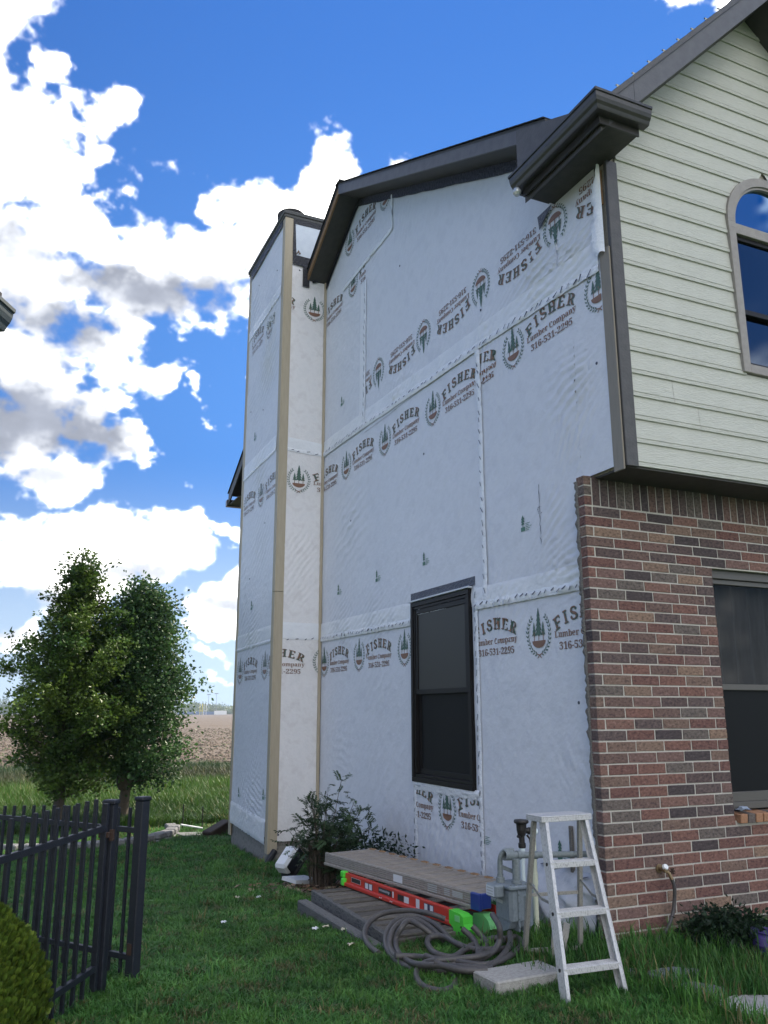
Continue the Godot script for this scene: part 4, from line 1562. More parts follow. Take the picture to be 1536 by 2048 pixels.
	for k in 24:
		var y := lerpf(2.81, 3.31, k / 24.0)
		b.quad(wpos(0, -5.497, y, .0095), wpos(0, -5.491, y, .0095), wpos(0, -5.491, y + .021, .0095), wpos(0, -5.497, y + .021, .0095))
	for k in 9:
		var a := deg_to_rad(60 + 30 * k)
		var a2 := a + .35
		var c := Vector2(-5.49, 3.09)
		var p := c + Vector2(cos(a) * .030, sin(a) * .032)
		var q2 := c + Vector2(cos(a2) * .030, sin(a2) * .032)
		b.quad(wpos(0, p.x, p.y, .0096), wpos(0, p.x + .006, p.y, .0096), wpos(0, q2.x + .006, q2.y, .0096), wpos(0, q2.x, q2.y, .0096))
	put("marker_line", b, M.staple, mid_r)
	# upper sheets
	var up := sheet("house_wrap", 0, -9.15, -4.565, flat.call(4.90), func(u): return minf(rake(u) - .03, 5.66 if u > -5.08 else 99.0), .0085, M.wrap)
	for q in [[-5.085, -.03, ""], [-6.295, .0, ""], [-7.515, .02, ""], [-8.726, .06, ""], [-3.90, -.04, "text"]]:
		ink(up, 0, .0118, print_tris, Vector2(q[0], 5.47 + q[1]), Rect2(-9.13, 0, 4.56, 9), true, q[2])
	nails(up, 0, [Vector2(-4.65, 4.99), Vector2(-8.10, 6.66), Vector2(-6.305, 5.25)], .011)
	var up_l := sheet("house_wrap", 0, -10.63, -9.14, flat.call(4.98), wall_top, .007, M.wrap)
	ink(up_l, 0, .0102, print_tris, Vector2(-9.579, 7.18), Rect2(-10.6, 0, 1.455, 7.27), false, "")
	ink(up_l, 0, .0102, print_tris, Vector2(-10.88, 7.12), Rect2(-10.6, 0, 1.44, 9), false, "text")
	ink(up_l, 0, .0102, stamp_tris, Vector2(-9.94, 5.59), Rect2(-11, 0, 9, 9), false, "", "maker_stamp")
	var cap := sheet("wrap_patch", 0, -10.0, -8.30, flat.call(7.275), wall_top, .0115, M.wrap)
	ink(cap, 0, .0148, print_tris, Vector2(-9.70, 7.865), Rect2(-9.98, 7.2, 1.67, 1.2), false, "")
	ink(cap, 0, .0148, print_tris, Vector2(-8.50, 7.86), Rect2(-9.98, 7.2, 1.67, .79), false, "emblem")
	# doubled paper above each level seam, then the tape on the seam itself
	for q in [[mid_l, -10.62, -7.88, 2.545, 2.515, .20, .0125], [mid_r, -6.52, -4.94, 2.51, 2.49, .16, .0145], [up_l, -10.62, -9.16, 5.13, 5.10, .17, .0135], [up, -9.12, -4.57, 5.085, 4.935, .20, .0150]]:
		band("seam_overlap", q[0], 0, Vector2(q[1], q[3]), Vector2(q[2], q[4]), q[5], q[6], M.wrap_double, .002)
	for q in [[lo, -10.62, -7.88, 2.445, 2.41], [mid_r, -6.55, -4.94, 2.43, 2.415]]:
		band("seam_tape", q[0], 0, Vector2(q[1], q[3]), Vector2(q[2], q[4]), .075, .0155, M.tape, .008)
		ticks(q[0], 0, Vector2(q[1], q[3]), Vector2(q[2], q[4]), .0245, .085, .05, .6)
	band("seam_tape", up, 0, Vector2(-10.62, 5.03), Vector2(-9.2, 5.00), .075, .0165, M.tape, .009)
	band("seam_tape", up, 0, Vector2(-9.2, 5.00), Vector2(-6.35, 4.90), .08, .0170, M.tape, .010)
	band("seam_tape", up, 0, Vector2(-6.35, 4.90), Vector2(-4.57, 4.80), .065, .0170, M.tape, .008)
	ticks(up, 0, Vector2(-10.5, 5.03), Vector2(-9.2, 5.00), .027, .07, .05, .6)
	ticks(up, 0, Vector2(-9.2, 5.00), Vector2(-6.35, 4.90), .0285, .11, .05, .3)
	ticks(up, 0, Vector2(-6.35, 4.90), Vector2(-4.6, 4.80), .0265, .09, .06, .7)
	band("seam_tape", mid_r, 0, Vector2(-6.365, 2.46), Vector2(-6.39, 4.90), .085, .0155, M.tape, .008)
	ticks(mid_r, 0, Vector2(-6.36, 2.5), Vector2(-6.375, 4.85), .0250, .11, .055, .4)
	band("seam_tape", up, 0, Vector2(-9.175, 5.03), Vector2(-9.14, 7.0), .075, .0155, M.tape, .006)
	band("seam_overlap", up, 0, Vector2(-9.27, 5.03), Vector2(-9.24, 7.0), .13, .0125, M.wrap_double, .002)
	ticks(up, 0, Vector2(-9.17, 5.1), Vector2(-9.14, 6.9), .0235, .12, .07, .2)
	band("seam_tape", cap, 0, Vector2(-9.95, 7.26), Vector2(-8.31, 7.285), .075, .0165, M.tape, .012)
	band("seam_tape", cap, 0, Vector2(-8.305, 7.26), Vector2(-8.305, 7.74), .045, .0170, M.tape, .008)
	# loose flap where the lower sheet was pulled off the wall behind the meter
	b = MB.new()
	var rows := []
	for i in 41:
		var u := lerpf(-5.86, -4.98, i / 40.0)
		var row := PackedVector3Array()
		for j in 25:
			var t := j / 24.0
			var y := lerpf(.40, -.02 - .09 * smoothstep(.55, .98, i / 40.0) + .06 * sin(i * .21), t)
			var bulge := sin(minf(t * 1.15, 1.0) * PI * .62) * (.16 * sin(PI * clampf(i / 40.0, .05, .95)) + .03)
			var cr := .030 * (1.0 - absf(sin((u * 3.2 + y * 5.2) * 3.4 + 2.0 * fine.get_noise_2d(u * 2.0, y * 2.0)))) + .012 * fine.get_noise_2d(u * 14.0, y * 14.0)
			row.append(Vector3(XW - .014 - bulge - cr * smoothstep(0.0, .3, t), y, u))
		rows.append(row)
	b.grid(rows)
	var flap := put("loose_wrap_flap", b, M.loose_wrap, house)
	nails(flap, 0, [], .0)
	b = MB.new()
	for q in [[-5.35, .40], [-5.15, .36], [-5.5, .42], [-5.08, .22], [-5.65, .38], [-5.25, .44]]:
		b.beam(Vector3(XW - .045, q[1], q[0]), Vector3(XW - .05, q[1] + .02, q[0] + .07), .012, .004)
	tag(put("tape_dashes", b, M.staple, flap), "", "", "", "stuff")
	b = MB.new()
	b.box(Vector3(XW - .035, .23, -5.30), Vector3(XW - .014, .69, -5.268), .003)
	put("metal_strip", b, M.mortar_dark, house)


func side_window() -> void:
	var z0 := -7.85
	var z1 := -6.64
	var y0 := .82
	var y1 := 2.60
	var x0 := XW - .045
	var b := MB.new()
	# outer frame with a stepped brick mould
	for q in [[0.0, .045, 0.0], [.045, .075, .014]]:
		var f: float = q[0]
		var g: float = q[1]
		var xf: float = x0 + q[2]
		b.box(Vector3(xf, y1 - g, z0 + f), Vector3(XW + .10, y1 - f, z1 - f), .003)
		b.box(Vector3(xf, y0 + f, z0 + f), Vector3(XW + .10, y0 + g, z1 - f), .003)
		b.box(Vector3(xf, y0 + g, z0 + f), Vector3(XW + .10, y1 - g, z0 + g), .003)
		b.box(Vector3(xf, y0 + g, z1 - g), Vector3(XW + .10, y1 - g, z1 - f), .003)
	var w := put("side_window", b, M.bronze, house)
	var ym := 1.70
	b = MB.new()
	for q in [[ym - .035, y1 - .075, .022], [y0 + .075, ym + .035, .052]]:
		var xa: float = x0 + q[2]
		b.box(Vector3(xa, q[0], z0 + .075), Vector3(xa + .03, q[0] + .05, z1 - .075), .003)
		b.box(Vector3(xa, q[1] - .05, z0 + .075), Vector3(xa + .03, q[1], z1 - .075), .003)
		b.box(Vector3(xa, q[0] + .05, z0 + .075), Vector3(xa + .03, q[1] - .05, z0 + .115), .003)
		b.box(Vector3(xa, q[0] + .05, z1 - .115), Vector3(xa + .03, q[1] - .05, z1 - .075), .003)
	put("sash", b, M.bronze, w)
	b = MB.new()
	b.box(Vector3(x0 + .034, ym + .015, z0 + .115), Vector3(x0 + .039, y1 - .125, z1 - .115))
	put("pane", b, M.screen_upper, w)
	b = MB.new()
	b.box(Vector3(x0 + .064, y0 + .125, z0 + .115), Vector3(x0 + .069, ym - .015, z1 - .115))
	put("pane", b, M.screen_dark, w)
	b = MB.new()
	b.box(Vector3(XW - .02, y1 + .024, z0 - .035), Vector3(XW - .008, y1 + .105, z1 + .075))
	put("head_membrane", b, M.membrane_blue, w)
	b = MB.new()
	b.box(Vector3(XW - .065, y1 + .004, z0 - .02), Vector3(XW - .02, y1 + .020, z1 + .03), .002)
	put("drip_cap", b, M.label_white, w)
	b = MB.new()
	var rows := []
	for k in 31:
		var z := lerpf(z0 - .005, z1 + .03, k / 30.0)
		rows.append(PackedVector3Array([Vector3(XW - .022, y0 - .075 + .02 * fine.get_noise_1d(z * 9.0), z), Vector3(XW - .03 - .012 * fine.get_noise_1d(z * 21.0), y0 - .03, z), Vector3(XW - .028, y0 - .004, z)]))
	b.grid(rows)
	put("sill_tape", b, M.tape, w)


func chimney() -> void:
	var x0 := 3.235
	var z0 := -12.57
	var z1 := -10.652
	var b := MB.new()
	b.box(Vector3(x0 + .012, -.04, z0 + .01), Vector3(4.9, 8.66, z1 - .012))
	var ch := put("chimney_chase", b, M.sheathing, house)
	b = MB.new()
	b.box(Vector3(x0 + .02, -.9, z0 + .02), Vector3(4.6, -.005, z1 - .02), .01)
	put("foundation", b, M.concrete, ch)
	b = MB.new()
	b.box(Vector3(x0 + .012, -.075, z0 + .12), Vector3(x0 + .022, .01, z1 - .08))
	b.box(Vector3(3.34, -.13, z1 - .022), Vector3(XW, -.02, z1 - .012))
	put("exposed_edge", b, M.concrete_stained, ch)
	# L-shaped corner boards in two lengths
	for q in [[-.22, 3.05], [3.054, 8.64]]:
		b = MB.new()
		b.box(Vector3(3.218, q[0], z1 - .095), Vector3(3.236, q[1], z1 + .022), .003)
		b.box(Vector3(3.2365, q[0] + .001, z1 + .002), Vector3(3.345, q[1] - .001, z1 + .021), .003)
		put("corner_post", b, M.taupe, ch)
	for q in [[-.22, 2.40], [2.403, 8.64]]:
		b = MB.new()
		b.box(Vector3(3.218, q[0], z0 - .02), Vector3(3.236, q[1], z0 + .10), .003)
		b.box(Vector3(3.2365, q[0], z0 - .02), Vector3(3.33, q[1], z0 - .002), .003)
		put("corner_post", b, M.taupe, ch)
	for q in [[-.15, 2.65], [2.653, 7.75]]:
		b = MB.new()
		b.box(Vector3(XW - .052, q[0], z1 + .002), Vector3(XW - .016, q[1], z1 + .034), .002)
		put("inner_corner_trim", b, M.taupe, ch)
	# cap: two stepped boards, tape below, dark flue on top
	b = MB.new()
	b.box(Vector3(3.205, 8.645, z0 - .03), Vector3(4.9, 8.69, z1 + .028), .004)
	b.box(Vector3(3.19, 8.692, z0 - .045), Vector3(4.9, 8.745, z1 + .043), .004)
	put("cap", b, M.weathered_rail, ch)
	b = MB.new()
	b.lathe([Vector2(.17, 8.745), Vector2(.17, 8.96), Vector2(.215, 8.97), Vector2(.22, 9.08), Vector2(.20, 9.10), Vector2(.0, 9.11)], Vector3(3.50, 0, -11.25), Vector3.UP, 28)
	put("flue", b, M.shingle, ch)
	b = MB.new()
	var strip := func(bb: MB, k: int, p: Array, off: float):
		var q := []
		for e in p:
			q.append(wpos(k, e.x, e.y, off))
		bb.quad(q[0], q[1], q[2], q[3])
	strip.call(b, 2, [Vector2(3.345, 8.555), Vector2(3.345, 8.642), Vector2(3.88, 8.642), Vector2(3.88, 8.555)], .016)
	strip.call(b, 2, [Vector2(3.345, 7.90), Vector2(3.345, 8.555), Vector2(3.373, 8.555), Vector2(3.405, 7.96)], .0165)
	strip.call(b, 2, [Vector2(3.345, 7.89), Vector2(3.405, 8.045), Vector2(3.88, 8.03), Vector2(3.88, 7.86)], .017)
	strip.call(b, 2, [Vector2(3.505, 7.56), Vector2(3.505, 7.89), Vector2(3.61, 7.89), Vector2(3.61, 7.56)], .0175)
	strip.call(b, 2, [Vector2(3.66, 7.64), Vector2(3.585, 7.86), Vector2(3.68, 7.90), Vector2(3.745, 7.68)], .020)
	strip.call(b, 1, [Vector2(-12.45, 8.50), Vector2(-12.45, 8.642), Vector2(-10.75, 8.642), Vector2(-10.75, 8.545)], .016)
	put("membrane_tape", b, M.membrane, ch)
	b = MB.new()
	strip.call(b, 2, [Vector2(3.355, 7.92), Vector2(3.355, 8.62), Vector2(3.885, 8.62), Vector2(3.885, 7.92)], .0125)
	put("pale_sheathing", b, M.pale_board, ch)
	b = MB.new()
	for k in 5:
		b.beam(wpos(2, 3.40 + .012 * k, 8.06 + .015 * (k % 3), .02), wpos(2, 3.425 + .008 * k, 8.12 - .01 * k, .03), .016, .003)
	put("torn_tape", b, M.raw_wood, ch)
	# paper on the two faces
	var flat := func(y): return func(_u): return y
	var front := sheet("chimney_wrap", 2, 3.34, 3.885, func(u): return -.085 + .02 * (u - 3.34), flat.call(7.95), .004, M.wrap_lit_face)
	ink(front, 2, .0075, print_tris, Vector2(3.70, 7.25), Rect2(3.35, 0, .535, 9), false, "emblem")
	ink(front, 2, .0075, print_tris, Vector2(2.50, 7.25), Rect2(3.35, 0, .535, 9), false, "text")
	ink(front, 2, .0075, print_tris, Vector2(3.52, 4.64), Rect2(3.35, 0, .515, 9))
	ink(front, 2, .0075, print_tris, Vector2(2.755, 2.14), Rect2(3.35, 0, .515, 9), false, "text")
	ink(front, 2, .0075, print_tris, Vector2(3.945, 2.16), Rect2(3.35, 0, .505, 9), false, "emblem")
	band("seam_overlap", front, 2, Vector2(3.347, 5.14), Vector2(3.86, 5.10), .17, .008, M.wrap_double, .002)
	band("seam_overlap", front, 2, Vector2(3.347, 2.54), Vector2(3.86, 2.54), .22, .008, M.wrap_double, .002)
	band("seam_tape", front, 2, Vector2(3.347, 5.05), Vector2(3.86, 5.02), .05, .010, M.tape, .003)
	ticks(front, 2, Vector2(3.38, 5.04), Vector2(3.86, 5.02), .0145, .11, .05, .3)
	ticks(front, 2, Vector2(3.38, 2.42), Vector2(3.86, 2.44), .0145, .11, .04, .3)
	nails(front, 2, [Vector2(3.70, 8.30), Vector2(3.46, 7.82), Vector2(3.36, 0.0)], .006)
	var side := sheet("chimney_wrap", 1, -12.48, -10.74, func(u): return -.05 + .03 * sin(u * 5.0), flat.call(8.60), .004, M.wrap)
	for q in [[-11.275, 7.16, "emblem"], [-12.52, 7.23, "text"], [-11.458, 4.59, ""], [-12.67, 4.60, "text"], [-12.263, 2.09, ""], [-10.985, 2.11, "emblem"], [-11.06, 2.11, "text"]]:
		ink(side, 1, .0072, print_tris, Vector2(q[0], q[1]), Rect2(-12.47, 0, 1.72, 9), false, q[2], "printed_mark", .28)
	for q in [Vector2(-11.73, 2.98), Vector2(-12.06, .39), Vector2(-10.85, .46), Vector2(-11.9, 5.6)]:
		ink(side, 1, .0072, stamp_tris, q, Rect2(-12.5, 0, 3, 9), false, "", "maker_stamp")
	for q in [[5.16, .20], [2.50, .20], [7.50, .14]]:
		band("seam_overlap", side, 1, Vector2(-12.47, q[0]), Vector2(-10.745, q[0] + .02), q[1], .008, M.wrap_double, .002)
	for y in [5.05, 2.39, 7.42]:
		band("seam_tape", side, 1, Vector2(-12.47, y), Vector2(-10.745, y + .02), .05, .010, M.tape, .006)
	band("seam_overlap", side, 1, Vector2(-12.47, .10), Vector2(-10.745, .02), .30, .008, M.wrap_double, .012)
	nails(side, 1, [Vector2(-11.0, 7.95), Vector2(-12.0, 8.2), Vector2(-11.5, 5.9), Vector2(-11.2, 4.1), Vector2(-11.9, 3.4), Vector2(-12.2, 6.1)], .006)


# ---------------------------------------------------------------- neighbour's eave
func neighbour() -> void:
	# the next house stands turned by some 29 degrees; only the end of its eave gutter reaches into the picture
	var end := Vector3(-.108, 3.575, -4.5)
	var d := Vector3(-.485, 0, .875)
	var out := Vector3(.875, 0, .485)
	var t := thing("neighbour_house", Vector3(end.x - 1.0, 0, end.z + 1.0), "neighbouring house at the left edge, only its dark eave gutter end in view", "house")
	var pr := [Vector2(-.11, .12), Vector2(-.11, 0), Vector2(-.048, 0), Vector2(-.044, .008), Vector2(-.036, .027), Vector2(-.022, .047), Vector2(-.012, .073), Vector2(-.008, .100), Vector2(.002, .106), Vector2(.003, .125), Vector2(-.006, .125), Vector2(-.012, .10), Vector2(-.05, .008), Vector2(-.104, .008), Vector2(-.104, .12)]
	var b := MB.new()
	var rows := []
	for q in pr:
		rows.append(PackedVector3Array([end + out * q.x + Vector3(0, q.y - .125, 0), end + d * 9.0 + out * q.x + Vector3(0, q.y - .125, 0)]))
	b.grid(rows, false, true)
	var ends := PackedVector2Array()
	for k in 10:
		ends.append(pr[k])
	b.prism(ends, end - Vector3(0, .125, 0), out, Vector3.UP, d * .003)
	put("gutter", b, M.neighbour_gutter, t)
	b = MB.new()
	var e := end - out * .115
	b.prism(PackedVector2Array([Vector2(0, .0), Vector2(-.5, .0), Vector2(-.5, -.13), Vector2(0, -.13)]), e + d * .01, out, Vector3.UP, d * 9.0)
	put("eave", b, M.dark_soffit, t)
	b = MB.new()
	b.prism(PackedVector2Array([Vector2(.03, .0), Vector2(-2.9, 1.5), Vector2(-2.9, 1.6), Vector2(.03, .1)]), e, out, Vector3.UP, d * 9.0)
	put("roof", b, M.shingle, t)
	b = MB.new()
	b.prism(PackedVector2Array([Vector2(-.45, -.13), Vector2(-.45, -3.8), Vector2(-.6, -3.8), Vector2(-.6, -.13)]), e + d * .6, out, Vector3.UP, d * 8.0)
	b.prism(PackedVector2Array([Vector2(-.6, -.13), Vector2(-.6, -3.8), Vector2(-5.0, -3.8), Vector2(-5.0, -.13)]), e + d * .6, out, Vector3.UP, d * .15)
	put("wall", b, M.siding, t)


# ---------------------------------------------------------------- trees and plants
func leaf_cluster(n: int, size: float, wide: float, spread: float, seed_: int, droop := .2) -> ArrayMesh:
	var r := RandomNumberGenerator.new()
	r.seed = seed_
	var b := MB.new()
	b.colored = true
	for k in n:
		var p := Vector3(r.randfn(0, spread), r.randfn(0, spread * .8), r.randfn(0, spread))
		var d := (p.normalized() + Vector3(r.randf_range(-.7, .7), r.randf_range(-.5, .6) - droop, r.randf_range(-.7, .7))).normalized()
		var s := d.cross(Vector3(r.randf_range(-1, 1), r.randf_range(.2, 1.4), r.randf_range(-1, 1))).normalized()
		var u := s.cross(d)
		var l := size * r.randf_range(.7, 1.25)
		var w := l * wide
		var v := r.randf_range(.75, 1.25)
		b.col = Color(v, v * r.randf_range(.95, 1.05), v * r.randf_range(.8, 1.1))
		var m := p + d * l * .45 + u * l * .05
		b.quad(p, m - s * w - u * w * .3, p + d * l, m)
		b.quad(p, m, p + d * l, m + s * w - u * w * .3)
	return b.mesh()


func tree(called: String, at: Vector3, label: String, top: float, low: float, radius: Callable, limbs: int, per: int, mesh: ArrayMesh, tint: Array, seed_: int, lean: Vector3) -> void:
	var r := RandomNumberGenerator.new()
	r.seed = seed_
	var t := thing(called, at, label, "tree", "trees behind the fence")
	var b := MB.new()
	var path := PackedVector3Array()
	for k in 9:
		var f := k / 8.0
		path.append(at + Vector3(0, f * (top - at.y) * .92, 0) + lean * f + Vector3(sin(f * 5.0 + seed_) * .05, 0, cos(f * 4.0) * .04) * f)
	b.tube(path, .07 + .03 * (seed_ % 2), .012, 9)
	if seed_ == 33:
		b.lathe([Vector2(.09, -.22), Vector2(.15, -.10), Vector2(.165, .0), Vector2(.13, .12), Vector2(.08, .20)], at + Vector3(.02, .82, .02), Vector3(.12, 1, .05).normalized(), 9)
	var trunk := put("trunk", b, M.bark, t)
	b = MB.new()
	var places := []
	var cols := []
	for k in limbs:
		var f := pow((k + .5) / limbs, .85)
		var y := lerpf(low, top, f)
		var tr := clampf((y - at.y - .25 - .25 * f) / (top - at.y) / .92, .05, .98)
		var base := path[int(tr * 8.0)].lerp(path[mini(8, int(tr * 8.0) + 1)], tr * 8.0 - floorf(tr * 8.0))
		var az := k * 2.39996 + r.randf_range(-.5, .5)
		var rad: float = radius.call(f, az) * r.randf_range(.72, 1.12)
		var tip := Vector3(base.x + cos(az) * rad, y + r.randf_range(-.1, .22) * (1.0 - f * .4), base.z + sin(az) * rad)
		var mid := base.lerp(tip, .5) + Vector3(0, -.06 + .1 * f, 0)
		var limb := PackedVector3Array([base, base.lerp(mid, .6), mid, mid.lerp(tip, .6), tip])
		b.tube(limb, .018 * (1.15 - f), .004, 5, false)
		var shade := r.randf_range(.72, 1.3)
		var hue := r.randf()
		for j in int(per * (.35 + .65 * rad / .9)):
			var g := pow(r.randf(), .62)
			var c := limb[int(g * 3.99)].lerp(limb[int(g * 3.99) + 1], g * 4.0 - floorf(g * 3.99))
			c += Vector3(r.randfn(0, .12), r.randfn(.02, .10), r.randfn(0, .12)) * (.5 + .7 * g)
			var bs := Basis.from_euler(Vector3(r.randf_range(-.5, .5), r.randf() * TAU, r.randf_range(-.5, .5))).scaled(Vector3.ONE * r.randf_range(.75, 1.2))
			places.append(Transform3D(bs, c))
			var w := shade * r.randf_range(.8, 1.2)
			var cc: Color = tint[0].lerp(tint[1], clampf(hue * .7 + r.randf() * .3, 0, 1))
			cols.append(Color(cc.r * w, cc.g * w, cc.b * w))
	put("limbs", b, M.bark, t)
	copies("crown", mesh, M.leaf, places, cols, t)


func build_trees() -> void:
	var lm := leaf_cluster(12, .068, .36, .055, 4)
	var lm2 := leaf_cluster(11, .062, .44, .06, 9, .35)
	tree("maple_tree", Vector3(1.09, -.46, -15.6), "taller cone shaped green tree on the left behind the black fence", 4.12, .30,
		func(f, az): return (1.05 * sin(clampf(f * .72 + .22, 0, 1) * PI) + .10 * sin(az * 3.0)) * (1.0 if f < .6 else 1.0 - (f - .6) * 1.6),
		86, 62, lm, [Color(.050, .115, .030), Color(.120, .185, .034)], 21, Vector3(.08, 0, 0))
	tree("pear_tree", Vector3(2.20, -.46, -16.1), "rounder darker tree to the right behind the gate post, dark knotted trunk", 3.80, .45,
		func(f, az): return (.96 * pow(sin(clampf(f * .80 + .17, 0, 1) * PI), .7) + .12 * sin(az * 2.0 + 1.0)) * (1.10 if f < .3 else 1.0 - .25 * f),
		84, 60, lm2, [Color(.040, .098, .044), Color(.080, .150, .042)], 33, Vector3(.18, 0, 0))
	# a burl of old bark on the right tree's trunk
	# nandina against the wall
	var at := Vector3(3.16, -.27, -8.45)
	var t := thing("shrub", at, "airy green shrub with fine leaves growing against the wrapped wall", "shrub")
	var r := RandomNumberGenerator.new()
	r.seed = 8
	var b := MB.new()
	var spray := MB.new()
	spray.colored = true
	for k in 9:
		# a leaf spray: paired narrow leaflets on a thin stalk
		var f := k / 8.0
		var p := Vector3(0, f * .02, f * .115)
		for s in [-1.0, 1.0]:
			var d := Vector3(s * .8, r.randf_range(-.35, .25), .65).normalized()
			var l := .050 * r.randf_range(.8, 1.2)
			var u := d.cross(Vector3.UP).normalized()
			var v := r.randf_range(.75, 1.25)
			spray.col = Color(v, v, v)
			spray.quad(p, p + d * l * .45 - u * .009 + Vector3(0, .004, 0), p + d * l, p + d * l * .45 + u * .009)
	var sm := spray.mesh()
	var places := []
	var cols := []
	for k in 30:
		var a := r.randf() * TAU
		var reach := sqrt(r.randf()) * .62
		var h := 1.20 * sqrt(maxf(.05, 1.0 - reach * reach / .50)) * r.randf_range(.62, 1.0)
		var tip := at + Vector3(cos(a) * reach * .92 + .12, h, sin(a) * reach * .6)
		tip.x = minf(tip.x, 3.78)
		var base := at + Vector3(cos(a) * .07, 0, sin(a) * .06)
		var path := PackedVector3Array()
		for j in 7:
			var f := j / 6.0
			var p := base.lerp(tip, f)
			p.x = lerpf(base.x, tip.x, f * f * .7 + f * .3)
			p.z = lerpf(base.z, tip.z, f * f * .7 + f * .3)
			path.append(p)
		b.tube(path, .006, .0025, 5, false)
		for j in 20:
			var f := pow(r.randf(), .6) * .68 + .32
			var p := path[int(f * 5.99)].lerp(path[int(f * 5.99) + 1], f * 6.0 - floorf(f * 5.99))
			var bs := Basis.from_euler(Vector3(r.randf_range(-.9, .6), r.randf() * TAU, r.randf_range(-.6, .6))).scaled(Vector3.ONE * r.randf_range(.55, 1.0))
			p += bs * Vector3(0, 0, .03) + Vector3(r.randfn(0, .035), r.randfn(0, .035), r.randfn(0, .035))
			p.x = minf(p.x, 3.80)
			places.append(Transform3D(bs, p))
			var w := r.randf_range(.6, 1.35)
			cols.append(Color(.050 * w, .092 * w, .040 * w) if r.randf() < .90 or p.y > .15 else Color(.14 * w, .20 * w, .025 * w))
	put("stems", b, M.bark, t)
	copies("foliage", sm, M.leaf, places, cols, t)
	# its bundle of old stems
	b = MB.new()
	for k in 70:
		var a := r.randf() * TAU
		var q := sqrt(r.randf()) * .115
		var p0 := at + Vector3(cos(a) * q * 1.1 - .02, -.05, sin(a) * q)
		var p1 := p0 + Vector3(cos(a) * .03, r.randf_range(.34, .52), sin(a) * .03)
		b.tube(PackedVector3Array([p0, p0.lerp(p1, .5) + Vector3(r.randf_range(-.015, .015), 0, r.randf_range(-.015, .015)), p1]), .009, .006, 4, false)
	put("old_stems", b, M.bark, t)
	# low dark ground cover behind the plank
	places = []
	cols = []
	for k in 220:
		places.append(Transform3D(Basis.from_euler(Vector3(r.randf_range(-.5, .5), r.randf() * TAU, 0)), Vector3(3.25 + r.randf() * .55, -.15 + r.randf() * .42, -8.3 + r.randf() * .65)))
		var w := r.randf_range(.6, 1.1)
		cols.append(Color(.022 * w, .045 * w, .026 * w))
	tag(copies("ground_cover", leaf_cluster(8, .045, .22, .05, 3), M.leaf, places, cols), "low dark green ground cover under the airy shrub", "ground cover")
	# yellow green conifer in the near left corner
	at = Vector3(.00, 0, -4.25)
	t = thing("conifer_shrub", at, "yellow green feathery conifer bush in the lower left corner", "shrub")
	b = MB.new()
	b.colored = true
	for k in 7:
		# one flat frond of scale leaves
		for s in [-1.0, 0.0, 1.0]:
			var p := Vector3(s * .004, .008 * k, 0)
			var d := Vector3(s * .75, 1.0, r.randf_range(-.15, .15)).normalized()
			var l := (.034 - .003 * k) * (1.0 if s != 0.0 else .5)
			var u := d.cross(Vector3(0, 0, 1)).normalized() * .0042
			var v := .8 + .06 * k
			b.col = Color(v, v, v)
			b.quad(p, p + d * l * .5 - u, p + d * l, p + d * l * .5 + u)
	var fm := b.mesh()
	places = []
	cols = []
	for k in 26000:
		var h := pow(r.randf(), .8)
		var a := r.randf() * TAU
		var lump := 1.0 + .16 * fine.get_noise_2d(cos(a) * 2.0 + h * 5.0, sin(a) * 2.0 + 7.0) + .10 * fine.get_noise_2d(a * 4.0, h * 14.0)
		var prof := .32 * pow(1.0 - pow(h, 3.2), .60) * lump
		var q := prof * (1.0 - .35 * pow(r.randf(), 2.2))
		var p := at + Vector3(cos(a) * q, 0.03 + h * .64 * (1.0 + .06 * sin(a * 5.0)), sin(a) * q)
		var bs := Basis(Vector3.UP, -a + PI / 2 + r.randf_range(-.9, .9)) * Basis(Vector3.RIGHT, r.randf_range(.1, .75)) * Basis(Vector3.UP, r.randf_range(-.8, .8))
		places.append(Transform3D(bs.scaled(Vector3.ONE * r.randf_range(.28, .6)), p))
		var w := r.randf_range(.5, 1.3)
		cols.append(Color(.085, .155, .022).lerp(Color(.155, .215, .028), r.randf()) * w)
	copies("foliage", fm, M.frond, places, cols, t)
	b = MB.new()
	b.tube(PackedVector3Array([at, at + Vector3(0, .3, 0), at + Vector3(0, .6, 0)]), .03, .008, 6)
	put("trunk", b, M.bark, t)
	# dark low plant by the brick wall at the right
	at = Vector3(4.50, 0, -4.52)
	t = thing("leafy_plant", at, "dense dark green plant beside the purple pot by the bricks", "plant")
	places = []
	cols = []
	for k in 420:
		var a := r.randf() * TAU
		var q := sqrt(r.randf()) * .27
		var p := at + Vector3(cos(a) * q, .02 + r.randf() * .22 * (1.2 - q * 2.2), sin(a) * q * .75)
		places.append(Transform3D(Basis.from_euler(Vector3(r.randf_range(-.6, .6), r.randf() * TAU, r.randf_range(-.6, .6))), p))
		var w := r.randf_range(.5, 1.15)
		cols.append(Color(.020 * w, .045 * w, .022 * w))
	copies("foliage", leaf_cluster(7, .04, .3, .03, 14), M.leaf, places, cols, t)


